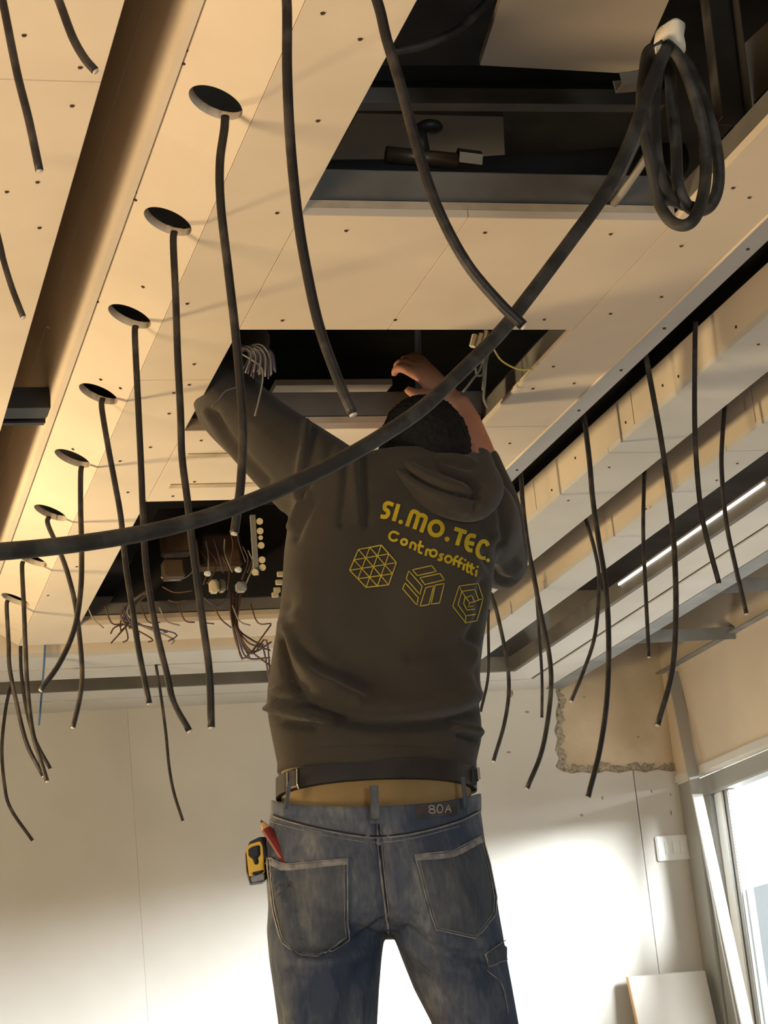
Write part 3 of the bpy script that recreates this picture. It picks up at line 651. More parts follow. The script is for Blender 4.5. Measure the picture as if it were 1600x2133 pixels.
def disc(t, cx, cy, r, off, mb):
    c = hit(t, cx, cy, off); pts = [hit(t, cx+r*math.cos(a), cy+r*math.sin(a), off) for a in [2*math.pi*k/10 for k in range(10)]]
    if c is None or any(p is None for p in pts): return
    mb.add([c]+pts, [[0, k+1, (k+1) % 10+1] for k in range(10)])
def inpoly(x, y, poly):
    c = False; n = len(poly)
    for i in range(n):
        x1, y1 = poly[i]; x2, y2 = poly[(i+1) % n]
        if (y1 > y) != (y2 > y) and x < (x2-x1)*(y-y1)/(y2-y1)+x1: c = not c
    return c
def patch_on(t, poly, off, thick, step=7):
    """a sewn-on piece of cloth: outline measured on the photo, laid on the garment with real thickness"""
    poly2 = []
    for a, b in zip(poly, poly[1:]+poly[:1]):
        a = np.array(a, float); b = np.array(b, float); k = max(1, int(np.hypot(*(b-a))/step)); poly2 += [a+(b-a)*i/k for i in range(k)]
    bm = bmesh.new(); vs = [bm.verts.new((p[0], p[1], 0)) for p in poly2]
    f = bm.faces.new(vs); bmesh.ops.triangulate(bm, faces=[f])
    xs = [p[0] for p in poly2]; ys = [p[1] for p in poly2]
    for ax, lo, hi in ((0, min(xs), max(xs)), (1, min(ys), max(ys))):
        v = lo+step*2
        while v < hi:
            bmesh.ops.bisect_plane(bm, geom=bm.verts[:]+bm.edges[:]+bm.faces[:], plane_co=(v if ax == 0 else 0, v if ax == 1 else 0, 0), plane_no=(1, 0, 0) if ax == 0 else (0, 1, 0)); v += step*2
    bad = []
    for vtx in bm.verts:
        h_ = hit(t, vtx.co.x, vtx.co.y, off)
        if h_ is None: bad.append(vtx)
        else: vtx.co = h_
    bmesh.ops.delete(bm, geom=bad, context='VERTS')
    me = bpy.data.meshes.new('m'); bm.to_mesh(me); bm.free()
    o = bpy.data.objects.new('tmp', me); COL.objects.link(o); s = o.modifiers.new('s', 'SOLIDIFY'); s.thickness = thick; s.offset = 0
    bpy.context.view_layer.update(); res = bpy.data.meshes.new_from_object(o.evaluated_get(bpy.context.evaluated_depsgraph_get())); bpy.data.objects.remove(o); return res

MY = 3.40
# --- body: one continuous skin surface (head, neck, trunk, arms with five-fingered hands, legs, feet)
def ax(p, q, r0, r1, k=5): return [Vector(p).lerp(Vector(q), i/k) for i in range(k+1)], [r0+(r1-r0)*i/k for i in range(k+1)]
body = MB()
def limb(pts, rads, n=16):
    a = catmull(pts, 5); rr = np.interp(np.linspace(0, len(pts)-1, len(a)), range(len(pts)), rads); body.tube(a, list(rr), n)
hipC = P(785, 1740, MY); chest = P(815, 1150, MY+.02); neckB = P(870, 985, MY+.01)
body.loft([ring(620, 955, y, y, MY, MY+.02, .085, 24) for y in (1900, 1800, 1700, 1600, 1500)]+[ring(640, 985, y, y, MY, MY+.03, .085, 24) for y in (1400, 1250, 1120)]+[ring(680, 990, 1050, 1050, MY, MY+.03, .07, 24), ring(780, 950, 990, 990, MY, MY+.03, .05, 24)])
HC = P(886, 942, MY+.045)
limb([P(850, 1030, MY+.01), P(868, 985, MY+.02), P(884, 950, MY+.04)], [.062, .056, .055])
tiltR = Matrix.Rotation(math.radians(38), 3, RGT) @ Matrix.Rotation(-YAW, 3, 'Z')
body.ell(HC, (.073, .092, .10), tiltR)
def hd(x, y, z): return HC+tiltR@Vector((x, y, z))
body.ell(hd(0, .045, -.06), (.052, .05, .045), tiltR)                      # jaw
body.ell(hd(0, .098, -.015), (.013, .016, .022), tiltR)                    # nose
body.ell(hd(0, .082, .018), (.05, .014, .012), tiltR)                      # brow
body.ell(hd(0, .090, -.052), (.024, .008, .006), tiltR)                    # lips
body.ell(hd(0, .088, -.062), (.020, .008, .006), tiltR)
for s in (-1, 1):
    body.ell(hd(s*.076, -.005, -.012), (.010, .020, .03), tiltR)            # ears
    body.ell(hd(s*.088, -.014, -.010), (.006, .015, .024), tiltR)
# arms
sL, eL, wL = P(690, 1045, MY), P(478, 838, 3.555), P(516, 700, 3.58)
sR, eR, wR = P(985, 1075, MY+.05), P(1044, 1165, 3.63), P(946, 836, 3.585)
limb([sL, sL.lerp(eL, .5), eL], [.055, .048, .04]); limb([eL, eL.lerp(wL, .4), wL], [.041, .04, .028])
limb([sR, sR.lerp(eR, .5), eR], [.055, .048, .041]); limb([eR, eR.lerp(wR, .45)+RGT*.012, eR.lerp(wR, .8)+RGT*.010, wR], [.041, .038, .031, .027])
def hand(wr, along, across, palm, curl, thumb=1):
    """palm plus four fingers of unequal length and a thumb from its side; along = to the fingertips, across = to the thumb, palm = facing of the palm"""
    al, ac, pn = [Vector(v).normalized() for v in (along, across, palm)]
    body.loft([[wr+al*t+ac*(wd*math.cos(a))+pn*(th*math.sin(a)) for a in [2*math.pi*k/16 for k in range(16)]] for t, wd, th in ((-.01, .026, .021), (.02, .032, .018), (.05, .039, .016), (.08, .040, .014), (.094, .036, .011))])
    for i, (off, L) in enumerate(((.029, .070), (.0095, .079), (-.0105, .073), (-.029, .057))):
        p = wr+al*.086+ac*off; d = al+ac*(off*2.2); d.normalize(); pts = [p]; a = curl*.5
        for s_, kk in ((.46, 0), (.30, 1), (.24, 2)):
            dd = d*math.cos(a)+pn*math.sin(a); p = p+dd*(L*s_); pts.append(p); a += curl*(.85+.1*i)
        limb(pts, [.0098, .0092, .0083, .0066], 10)
    p = wr+al*.030+ac*.028; limb([p, p+al*.022+ac*.022+pn*.006, p+al*.046+ac*.030+pn*.018, p+al*.066+ac*.026+pn*.028], [.013, .0115, .010, .0078], 10)
hand(wR, P(884, 776, 3.58)-wR, -RGT*.3+Vector((0, 0, -1))*.55+FWD*(-.6), RGT*(-.2)+FWD*.8+Vector((0, 0, -.5)), .62)
hand(wL, Vector((.25, -.1, 1)), Vector((.5, .8, 0)), Vector((.8, -.5, 0)), .5)
# legs and feet (feet on the trestle below the picture)
FZ = CAMZ-.545
def leg(x0, x1, x2, xa):
    limb([P(x0, 1880, MY+.01), P(x1, 2133, MY+.01), P(x2, 2520, MY), P(xa, 2880, MY+.03), P(xa, 2945, MY+.035)], [.07, .058, .045, .036, .034])
    a = P(xa, 2960, MY+.04); a.z = FZ+.055; limb([a-FWD*.05, a+FWD*.06-Vector((0, 0, .018)), a+FWD*.16-Vector((0, 0, .026))], [.030, .026, .018]); return a
fa = leg(690, 684, 690, 690); fb_ = leg(925, 988, 1054, 1087)
bme = evalmods(body.mesh(), .0045, 6, .5)
man = link('person', bme, 'skin', smooth=True, label='man seen from behind in hoodie and jeans, reaching up into the ceiling opening', cat='person')

# --- hoodie
hm = MB()
rows = [(1600, 580, 990), (1570, 574, 996), (1535, 567, 1004), (1500, 560, 1003), (1465, 556, 998), (1430, 558, 998), (1400, 562, 1000), (1340, 571, 1006), (1280, 582, 1016), (1220, 588, 1026), (1150, 592, 1034), (1090, 600, 1036), (1040, 615, 1034), (1000, 645, 1024), (968, 700, 1005), (945, 770, 985)]
hd_ = [.118, .122, .128, .134, .136, .134, .132, .132, .134, .134, .132, .126, .115, .10, .085, .065]
hm.loft([ring(xl, xr, y+4, y+2, MY-.015, MY+.035, h_, 48, 2.3, .96) for (y, xl, xr), h_ in zip(rows, hd_)])
def sleeve(pts, rads, n=18):
    a = catmull(pts, 6); rr = np.interp(np.linspace(0, len(pts)-1, len(a)), range(len(pts)), rads); hm.tube(a, list(rr), n)
sleeve([P(735, 1075, MY+.01), P(682, 1018, MY), P(600, 950, 3.44), P(535, 895, 3.50), P(478, 838, 3.555), P(480, 800, 3.57), P(506, 740, 3.575), P(516, 690, 3.58)], [.085, .083, .073, .066, .064, .058, .046, .042])
sleeve([P(930, 1090, MY+.03), P(985, 1080, MY+.05), P(1018, 1120, 3.54), P(1040, 1172, 3.61), P(1044, 1150, 3.63), P(1032, 1060, 3.62), P(1010, 990, 3.605), P(996, 948, 3.60)], [.085, .082, .062, .049, .05, .048, .040, .036])
hme = evalmods(hm.mesh(), .0055, 10, .5)
sculpt(hme, [
 # overhang of the back panel and drape arcs
 ([(600, 1300), (612, 1370), (650, 1432), (720, 1468), (820, 1478), (930, 1468), (1000, 1445)], 24, .021),
 ([(590, 1330), (606, 1400), (650, 1462), (730, 1500), (830, 1508), (940, 1498), (1005, 1478)], 13, -.024),
 ([(598, 1320), (640, 1405), (740, 1450)], 12, .014), ([(606, 1300), (655, 1385), (760, 1432)], 14, -.012),
 ([(560, 1475), (600, 1482), (650, 1495), (690, 1502)], 9, .018), ([(562, 1495), (600, 1505), (655, 1512)], 9, -.016), ([(570, 1455), (615, 1462), (660, 1474)], 7, -.012), ([(575, 1440), (625, 1445)], 8, .010),
 ([(955, 1512), (990, 1520), (1006, 1530)], 9, .016), ([(960, 1532), (1000, 1545)], 8, -.018),
 ([(600, 1260), (596, 1320), (620, 1400)], 16, -.010), ([(640, 1230), (640, 1330), (690, 1410)], 30, .010), ([(980, 1350), (1000, 1400), (960, 1440)], 14, .010), ([(1000, 1370), (985, 1430)], 9, -.010),
 # shoulder pulls
 ([(640, 880), (628, 960), (618, 1040)], 7, .010), ([(655, 880), (645, 960), (630, 1040)], 8, -.010),
 ([(735, 955), (738, 1010), (745, 1080)], 8, .010), ([(755, 955), (758, 1015), (765, 1090)], 8, -.010), ([(722, 960), (718, 1030), (712, 1090)], 9, -.008),
 ([(640, 1030), (622, 1060), (606, 1100)], 7, .010), ([(655, 1040), (635, 1075), (615, 1120)], 8, -.008),
 ([(430, 860), (475, 930), (540, 1005), (590, 1060)], 8, .008), ([(447, 862), (495, 935), (555, 1000)], 9, -.009), ([(700, 900), (690, 930), (680, 980)], 9, -.006),
 # right sleeve
 ([(1035, 1010), (1050, 1090), (1040, 1160)], 10, -.010), ([(1020, 1100), (1060, 1140), (1085, 1180)], 10, .007), ([(1010, 1160), (1040, 1205), (1075, 1215)], 9, -.008),
 ([(1010, 1215), (1000, 1260), (985, 1330)], 12, -.010),
 # middle back hollows
 ([(800, 1150), (790, 1300), (800, 1420)], 70, -.006), ([(880, 1330), (960, 1300), (1010, 1260)], 16, .006), ([(860, 1370), (950, 1350), (1010, 1310)], 14, -.006),
])
hood = link('hoodie', hme, 'hoodie', smooth=True); setpar(hood, man)
HB = bvh_of(hme)
# hem opening lies straight over the belt: ribbed hem band
hb = MB()
hb.loft([ring(578, 993, y+4, y+2, MY-.015, MY+.035, h_, 60, 2.3, .96) for y, h_ in ((1606, .119), (1600, .1215), (1578, .1225), (1566, .121))])
setpar(link('hem_band', hb.mesh(), 'hoodie', smooth=True), hood)
# hood lying in folds round the neck
hk = MB()
def roll(path, Ys, rads):
    pts = [P(x, y, Y) for (x, y), Y in zip(path, Ys)]; a = catmull(pts, 6); rr = np.interp(np.linspace(0, len(pts)-1, len(a)), range(len(pts)), rads); hk.tube(a, list(rr), 14)
roll([(800, 958), (830, 978), (875, 1010), (930, 1037), (985, 1046), (1015, 1020), (1015, 985)], [3.40, 3.355, 3.315, 3.30, 3.325, 3.38, 3.44], [.018, .025, .030, .034, .034, .030, .02])
roll([(822, 950), (870, 982), (925, 1010), (975, 1020), (1000, 990), (1000, 955)], [3.42, 3.37, 3.34, 3.345, 3.39, 3.45], [.02, .028, .034, .034, .03, .022])
roll([(860, 962), (905, 975), (955, 985), (985, 970)], [3.40, 3.37, 3.37, 3.42], [.022, .03, .032, .026])
kme = evalmods(hk.mesh(), .004, 4, .5)
sculpt(kme, [([(812, 948), (850, 982), (905, 1010), (960, 1028), (1000, 1036)], 6, -.020), ([(835, 945), (885, 962), (940, 985), (985, 1005), (998, 1030)], 5, -.022), ([(810, 965), (855, 1005), (910, 1040), (965, 1062)], 9, .007), ([(895, 955), (950, 955), (985, 965)], 8, .008), ([(970, 1000), (995, 1020), (990, 1060)], 6, -.008)])
kh = setpar(link('hood', kme, 'hoodie', smooth=True), hood)

# --- lettering and emblems on the back
def z3(pts): return [(700+x/4.571, 1020+y/4.571) for x, y in pts]
def arc(cx, cy, rx, ry, a0, a1, n=14): return [(cx+rx*math.cos(math.radians(a0+(a1-a0)*i/n)), cy+ry*math.sin(math.radians(a0+(a1-a0)*i/n))) for i in range(n+1)]
big = MB(); WB = 8.6
for pth in ([(545, 150), (500, 132), (466, 145), (462, 185), (492, 208), (490, 240), (465, 262), (420, 255)], [(592, 140), (545, 302)],
            [(672, 352), (712, 235), (735, 210), (768, 222), (780, 250), (742, 378)], [(780, 250), (815, 245), (845, 262), (848, 290), (806, 408)],
            [(1122, 372), (1238, 410)], [(1188, 395), (1146, 532)],
            [(1325, 448), (1272, 438), (1240, 480), (1236, 540), (1258, 575), (1292, 580)], [(1242, 502), (1308, 520)],
            [(1440, 535), (1418, 497), (1376, 500), (1345, 555), (1342, 610), (1370, 646), (1418, 650)]):
    ribbon(HB, z3(pth), WB, mb=big, sm=len(pth) > 2, step=5)
ribbon(HB, z3(arc(948, 372, 62, 66, 0, 345, 22)), WB*1.05, mb=big, sm=False, closed=True)
for x, y, r in ((612, 310, 22), (1052, 473, 24), (1440, 670, 19)): disc(HB, *z3([(x, y)])[0], r/4.571, .0016, big)
setpar(link('large_lettering', big.mesh(), 'yellow'), hood)
sm_ = MB(); WS = 5.0
for pth in ([(598, 425)]+arc(548, 446, 44, 42, -40, -320, 16), arc(645, 500, 27, 27, 0, 345, 14)+[(672, 500)], [(700, 562), (716, 508), (745, 515), (754, 540), (742, 582)],
            [(803, 488), (783, 580), (798, 603), (818, 606)], [(772, 528), (832, 545)], [(848, 632), (862, 574), (892, 582)], arc(922, 606, 32, 32, 0, 345, 14)+[(954, 606)],
            [(1022, 622), (992, 618), (988, 638), (1002, 652), (990, 672), (962, 664)], arc(1064, 664, 30, 32, 0, 345, 14)+[(1094, 664)],
            [(1112, 722), (1130, 650), (1160, 634)], [(1104, 670), (1152, 684)], [(1158, 742), (1175, 668), (1204, 652)], [(1150, 690), (1198, 704)], [(1203, 768), (1216, 704)],
            [(1254, 688), (1240, 772), (1262, 790)], [(1228, 714), (1274, 730)], [(1288, 702), (1278, 792), (1300, 808)], [(1266, 734), (1314, 750)], [(1322, 828), (1333, 764)]):
    ribbon(HB, z3(pth), WS, mb=sm_, sm=len(pth) < 10 and len(pth) > 2, step=4)
for x, y in ((1224, 672), (1341, 735)): disc(HB, *z3([(x, y)])[0], 2.6, .0016, sm_)
setpar(link('small_lettering', sm_.mesh(), 'yellow'), hood)
e1_ = MB(); hx = [np.array(v, float) for v in ((210, 572), (428, 530), (572, 697), (497, 908), (283, 932), (128, 770))]
for k in range(6): ribbon(HB, z3([hx[k], hx[(k+1) % 6]]), 2.3, mb=e1_, sm=False)
for k in range(3):
    ribbon(HB, z3([hx[k], hx[k+3]]), 2.0, mb=e1_, sm=False)
    for s in (0, 3):
        a = (hx[(k+s) % 6]+hx[(k+s+1) % 6])/2; b = (hx[(k+s+2) % 6]+hx[(k+s+3) % 6])/2
        ribbon(HB, z3([a, b]), 2.0, mb=e1_, sm=False)
setpar(link('triangle_hexagon_emblem', e1_.mesh(), 'yellow2'), hood)
e2_ = MB()
for q in ([(725, 765), (905, 725), (950, 780), (770, 820)], [(795, 840), (985, 800), (1025, 860), (840, 905)], [(690, 775), (815, 920), (795, 1000), (665, 850)], [(655, 890), (780, 1030), (765, 1100), (632, 945)], [(850, 935), (925, 915), (880, 1095), (795, 1110)], [(940, 910), (1025, 895), (980, 1080), (900, 1090)]):
    ribbon(HB, z3(q), 2.2, mb=e2_, sm=False, closed=True)
setpar(link('striped_cube_emblem', e2_.mesh(), 'yellow2'), hood)
e3_ = MB()
for q in ([(1395, 1040), (1345, 892), (1165, 920), (1105, 1110), (1225, 1268), (1335, 1245), (1395, 1040), (1265, 1080), (1190, 970), (1165, 920)], [(1190, 970), (1312, 950), (1350, 1052)], [(1190, 970), (1155, 1095), (1230, 1205), (1322, 1185)], [(1225, 1268), (1230, 1205)], [(1238, 1025), (1285, 1008), (1305, 1062)], [(1222, 1020), (1208, 1085), (1242, 1150), (1312, 1138)], [(1265, 1080), (1252, 1120), (1300, 1108)]):
    ribbon(HB, z3(q), 2.0, mb=e3_, sm=False)
setpar(link('nested_hexagon_emblem', e3_.mesh(), 'yellow2'), hood)

# --- hair
hr = MB(); hr.ell(hd(0, -.016, .012), (.080, .088, .096), tiltR, 32, 24)
hrm = evalmods(hr.mesh(), .005, 3)
n_ = len(hrm.vertices); co = np.empty(n_*3); hrm.vertices.foreach_get('co', co); co += rng.normal(0, .0012, n_*3); hrm.vertices.foreach_set('co', co)
setpar(link('hair', hrm, 'hair', smooth=True), man)
for s in (-1, 1): setpar(link('eye', MB().ell(hd(s*.03, .078, .0), (.011, .011, .011), nu=12, nv=8).mesh(), 'wplastic', smooth=True), man)

# --- undershirt showing between hoodie and jeans
us = MB(); us.loft([ring(586, 982, y+2, y, MY-.005, MY+.02, .104, 48, 2.3) for y in (1740, 1700, 1650, 1600, 1560)])
setpar(link('undershirt', us.mesh(), 'under', smooth=True), man)

# --- jeans
jm = MB()
jm.loft([ring(xl, xr, y, y-(10 if y < 1720 else 0), MY-.005, MY+.02, h_, 48, 2.25, 1.02, lift=max(-.030, -.030*(1800-y)/110) if y < 1800 else 0) for y, xl, xr, h_ in ((1672, 568, 998, .114), (1700, 562, 1002, .118), (1750, 557, 1010, .126), (1800, 555, 1020, .136), (1850, 556, 1032, .142), (1900, 560, 1040, .138), (1935, 575, 1035, .12), (1950, 620, 1000, .09))])
def trouser(rw, lower):
    rings = [ring(xl, xr, y, y, MY-.01, MY+.01, h_, 32, 2.2) for y, xl, xr, h_ in rw]
    jm.loft(rings+[ring(xl, xr, y, y, MY+dy_, MY+dy_, h_, 32, 2.1) for y, xl, xr, h_, dy_ in lower])
trouser([(1800, 575, 800, .10), (1880, 560, 800, .115), (1940, 556, 802, .115), (2000, 561, 795, .105), (2060, 570, 790, .10), (2133, 580, 786, .096)], [(2300, 592, 785, .09, .01), (2520, 605, 775, .082, .0), (2800, 612, 765, .075, .02), (2950, 610, 768, .075, .03)])
trouser([(1800, 812, 1015, .10), (1880, 815, 1036, .115), (1940, 816, 1047, .115), (2000, 838, 1057, .105), (2060, 862, 1068, .10), (2133, 900, 1081, .096)], [(2300, 935, 1105, .09, .01), (2520, 968, 1140, .082, .0), (2800, 1005, 1165, .075, .02), (2950, 1010, 1165, .075, .03)])
jme = evalmods(jm.mesh(), .0055, 8, .5)
sculpt(jme, [
 ([(792, 1720), (795, 1800), (803, 1880), (808, 1940)], 14, -.013), ([(690, 1850), (680, 1800)], 70, .006), ([(930, 1840), (940, 1800)], 70, .006),
 ([(620, 1985), (680, 1985), (740, 1965), (790, 1930)], 11, -.012), ([(610, 2005), (690, 2005), (760, 1985)], 11, .006),
 ([(850, 1940), (920, 1985), (1000, 1990)], 12, -.010), ([(840, 1965), (900, 2010), (980, 2030)], 12, .006), ([(880, 2040), (940, 2090), (1000, 2140)], 14, -.007), ([(1000, 1960), (1030, 2030), (1050, 2100)], 8, .008), ([(1010, 2010), (1045, 2070)], 7, -.008),
 ([(600, 2040), (650, 2060), (640, 2140)], 16, -.006), ([(680, 2030), (700, 2080), (680, 2140)], 14, .006), ([(750, 2020), (735, 2080), (740, 2140)], 12, -.007),
 ([(570, 1800), (600, 1880), (620, 1970)], 9, .007), ([(590, 1820), (615, 1890), (632, 1970)], 8, -.008), ([(560, 1880), (575, 1950)], 10, -.006),
])
je = link('jeans', jme, 'denim', smooth=True); setpar(je, man)
JB = bvh_of(jme)
wb_ = MB(); wb_.loft([ring(566-d, 1001+d, y, y-14, MY-.005, MY+.02, .116+d*.0006, 56, 2.25, 1.02, lift=-.030) for y, d in ((1704, 0), (1700, 2), (1676, 2), (1668, 1), (1668, -4), (1700, -4))])
wbm = setpar(link('waistband', wb_.mesh(), 'denim', smooth=True), je)
def onj(name, me, m, smooth=False): return setpar(link(name, me, m, smooth=smooth), je)
pkL = [(560, 1788), (580, 1797), (600, 1801), (722, 1790), (723, 1870), (724, 1955), (660, 1997), (625, 1993), (590, 1962), (574, 1900), (566, 1840)]
pkR = [(862, 1783), (940, 1775), (1000, 1742), (1016, 1800), (1030, 1870), (1028, 1905), (990, 1956), (908, 1936), (885, 1870)]
for pk, band in ((pkL, [(560, 1795), (600, 1808), (722, 1797)]), (pkR, [(862, 1789), (940, 1782), (1000, 1750)])):
    po = onj('back_pocket', patch_on(JB, pk, .0022, .003), 'denimd', True)
    st = MB(); ribbon(JB, pk, 2.6, .0045, sm=False, closed=True, mb=st); 
    inner = [((x-sum(p[0] for p in pk)/len(pk))*.93+sum(p[0] for p in pk)/len(pk), (y-sum(p[1] for p in pk)/len(pk))*.95+sum(p[1] for p in pk)/len(pk)) for x, y in pk]
    ribbon(JB, inner, 1.4, .0044, sm=False, closed=True, mb=st)
    ribbon(JB, band, 11, .0048, sm=True, mb=st)
    setpar(link('pocket_stitching', st.mesh(), 'seam'), po)
st = MB()
ribbon(JB, [(562, 1698), (600, 1712), (680, 1732), (775, 1746), (860, 1738), (950, 1714), (1000, 1690)], 3, .002, mb=st)
ribbon(JB, [(566, 1712), (605, 1724), (690, 1744), (778, 1756), (860, 1747), (955, 1722)], 1.6, .002, mb=st)
ribbon(JB, [(784, 1712), (786, 1760), (794, 1830), (804, 1900), (810, 1944)], 5, .002, mb=st)
ribbon(JB, [(793, 1712), (797, 1770), (803, 1830), (811, 1900)], 1.5, .002, mb=st)
onj('seam', st.mesh(), 'seam')
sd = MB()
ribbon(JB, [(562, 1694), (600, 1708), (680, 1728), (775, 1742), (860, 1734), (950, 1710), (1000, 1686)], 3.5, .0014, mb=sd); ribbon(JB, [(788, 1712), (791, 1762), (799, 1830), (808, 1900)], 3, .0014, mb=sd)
onj('seam_fold', sd.mesh(), 'seamd')  # dark lines beside the seams, their shade drawn as flat ribbons
pt = onj('side_pocket', patch_on(JB, [(1010, 1985), (1054, 1955), (1062, 1975), (1058, 1998), (1018, 2012)], .0024, .003), 'denimd', True)
st = MB(); ribbon(JB, [(1010, 1985), (1054, 1955), (1062, 1975), (1058, 1998), (1018, 2012)], 2.2, .0046, sm=False, closed=True, mb=st); ribbon(JB, [(1014, 2020), (1040, 2045), (1052, 2085), (1056, 2110)], 2, .003, mb=st)
setpar(link('pocket_stitching', st.mesh(), 'seam'), pt)
onj('bar_tack', patch_on(JB, [(781, 1742), (793, 1742), (793, 1762), (782, 1762)], .003, .003), 'seam')
# label on the waistband with its worn print
WBV = bvh_of(wbm.data)
lbm = onj('waist_label', patch_on(WBV, [(866, 1678), (950, 1669), (951, 1697), (868, 1706)], .0015, .0018), 'label')
tx = MB()
def lz(pts): return [(480+x/2.388, 1460+y/2.388) for x, y in pts]
for q in (arc(996, 530, 13, 8, 0, 345, 12)+[(1009, 530)], arc(998, 550, 15, 10, 0, 345, 12)+[(1013, 550)], arc(1036, 538, 14, 20, 0, 345, 14)+[(1050, 538)], [(1062, 558), (1078, 518), (1090, 555)], [(1068, 542), (1088, 540)]):
    ribbon(WBV, lz(q), 2.0, .0032, sm=False, mb=tx)
setpar(link('label_lettering', tx.mesh(), 'thread'), lbm)

# --- belt, pulled up above the waistband, held by the loops
bl = MB()
def beltring(y, hd0, s=0): return ring(578-s, 991+s, y+24, y+4, MY-.005, MY+.02, hd0, 64, 2.3, lift=.012)
bl.loft([beltring(1644, .110, 0), beltring(1643, .1135, 3), beltring(1603, .1135, 3), beltring(1602, .110, 0)])
bo = setpar(link('belt', bl.mesh(), 'belt', smooth=False), man)
BB = bvh_of(bo.data)
def onb(name, me, m): return setpar(link(name, me, m, smooth=False), bo)
mbk = MB()
ribbon(BB, [(602, 1592), (602, 1646)], 3, .004, sm=False, mb=mbk); ribbon(BB, [(602, 1594), (622, 1590)], 3, .004, sm=False, mb=mbk); ribbon(BB, [(602, 1644), (622, 1638)], 3, .004, sm=False, mb=mbk); ribbon(BB, [(621, 1590), (621, 1640)], 3, .004, sm=False, mb=mbk)
def solid(me, th):
    o = bpy.data.objects.new('tmp', me); COL.objects.link(o); s = o.modifiers.new('s', 'SOLIDIFY'); s.thickness = th; s.offset = 0
    bpy.context.view_layer.update(); r = bpy.data.meshes.new_from_object(o.evaluated_get(bpy.context.evaluated_depsgraph_get())); bpy.data.objects.remove(o); return r
onb('belt_slider', solid(mbk.mesh(), .003), 'metal')
onb('strap_end', patch_on(BB, [(606, 1594), (618, 1592), (618, 1640), (606, 1642)], .004, .003), 'label')
pb = P(984, 1616, MY-.02)
onb('side_buckle', joinm(box(pb.x-.008, pb.x+.006, pb.y-.004, pb.y+.006, pb.z-.016, pb.z+.016, .002), box(pb.x+.004, pb.x+.010, pb.y-.008, pb.y+.004, pb.z-.010, pb.z+.010, .002)), 'bplastic')
onb('buckle_prong', tube([pb+Vector((.009, -.006, -.008)), pb+Vector((.009, -.006, .012))], .003, 8), 'metal')
def loop(xa, ya, xb, yb, wd, Y):
    a0, a1, b0, b1 = P(xa-wd/2, ya, Y), P(xa+wd/2, ya, Y), P(xb-wd/2, yb, Y), P(xb+wd/2, yb, Y)
    setpar(link('belt_loop', prism([a0, a1, b1, b0], (0, .004, 0)), 'denimd'), je)
loop(780, 1636, 782, 1706, 17, MY-.128); loop(604, 1628, 596, 1684, 8, MY-.105); loop(965, 1618, 972, 1682, 8, MY-.085)

# --- shoes and the trestle he stands on (below the picture)
for a in (fa, fb_):
    c = Vector((a.x, a.y, FZ)); fw = FWD
    ringsS = []
    for t, wd, h0 in ((-.09, .03, .07), (-.07, .04, .10), (0, .044, .11), (.07, .047, .075), (.14, .047, .055), (.19, .036, .042), (.205, .016, .03)):
        ringsS.append([c+fw*t+RGT*(wd*math.cos(q))+Vector((0, 0, h0*.5+h0*.5*math.sin(q))) for q in [2*math.pi*k/16 for k in range(16)]])
    sb_ = MB(); sb_.loft(ringsS); setpar(link('shoe', sb_.mesh(), 'bplastic', smooth=True), man)
tr = empty('work_platform', (fa.x+.15, MY+.1, 0), label='low wooden trestle platform under the man', cat='platform')
for k in range(3): setpar(link('plank', box(fa.x-.45, fb_.x+.45, MY-.18+k*.19, MY+k*.19, FZ-.035, FZ, .003), 'wood'), tr)
for xx in (fa.x-.35, fb_.x+.35):
    for yy in (MY-.12, MY+.32): setpar(link('leg', tube([(xx, yy, .0), (xx, yy, FZ-.036)], .02, 8), 'steel'), tr)

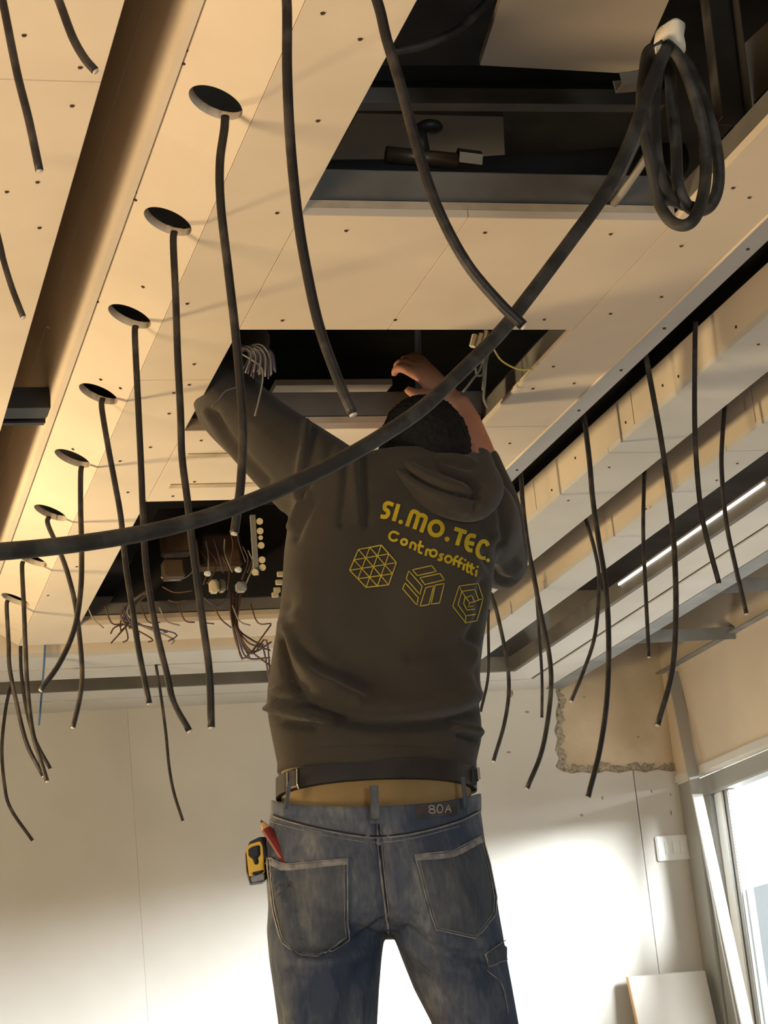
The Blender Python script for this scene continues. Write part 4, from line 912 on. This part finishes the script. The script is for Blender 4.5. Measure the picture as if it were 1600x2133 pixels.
# --- pencil in the back pocket, tape measure clipped at the hip
pn = empty('carpenter_pencil', P(575, 1755, 3.26), label='red carpenter pencil sticking out of the left back pocket', cat='pencil')
def jp(x, y, off=.008): 
    h_ = hit(JB, x, y, off); return h_ if h_ else P(x, y, 3.29)
pa, pb_ = jp(606, 1812, -.006), jp(567, 1730, .010)
dv = (pb_-pa).normalized(); tp = pa+dv*((pb_-pa).length)
def flat(c, wd, th): 
    s = dv.cross(Vector((0, 1, 0))).normalized(); q = dv.cross(s)
    return [c+s*(wd*math.cos(t))+q*(th*math.sin(t)) for t in [2*math.pi*k/8 for k in range(8)]]
m1 = MB(); m1.loft([flat(pa-dv*.02, .0085, .005), flat(tp, .0085, .005)]); setpar(link('pencil_shaft', m1.mesh(), 'red'), pn)
m1 = MB(); m1.loft([flat(tp, .0083, .0048), flat(tp+dv*.010, .0055, .0035), flat(tp+dv*.014, .003, .002)]); setpar(link('sharpened_tip', m1.mesh(), 'wood'), pn)
m1 = MB(); m1.loft([flat(tp+dv*.014, .003, .002), flat(tp+dv*.019, .001, .001)]); setpar(link('lead', m1.mesh(), 'bplastic'), pn)
YT = 3.36
tm = empty('tape_measure', P(532, 1790, YT), label='yellow and black tape measure clipped at the left hip', cat='tape measure')
def tp_(pts, Y, dep, m, nm):
    me = prism([P(x, y, Y) for x, y in pts], (.006, dep, 0)); b = bmesh.new(); b.from_mesh(me); bmesh.ops.bevel(b, geom=b.edges[:], offset=.0012, segments=2, affect='EDGES'); b.to_mesh(me); b.free()
    setpar(link(nm, me, m), tm)
tp_([(520, 1753), (541, 1743), (556, 1743), (556, 1830), (548, 1836), (522, 1840), (514, 1812), (512, 1775)], YT+.006, .035, 'bplastic', 'housing')
tp_([(513, 1770), (519, 1759), (542, 1752), (547, 1762), (552, 1818), (519, 1826), (516, 1800)], YT, .03, 'yplastic', 'yellow_shell')
tp_([(516, 1769), (524, 1763), (537, 1760), (538, 1782), (532, 1786), (535, 1797), (530, 1802), (526, 1789), (517, 1784)], YT-.003, .004, 'bplastic', 'face_badge')
tp_([(523, 1817), (546, 1812), (543, 1818), (526, 1824)], YT-.003, .004, 'bplastic', 'tape_slot')
tp_([(521, 1827), (551, 1819), (551, 1832), (524, 1838)], YT-.001, .02, 'gplastic', 'end_hook')
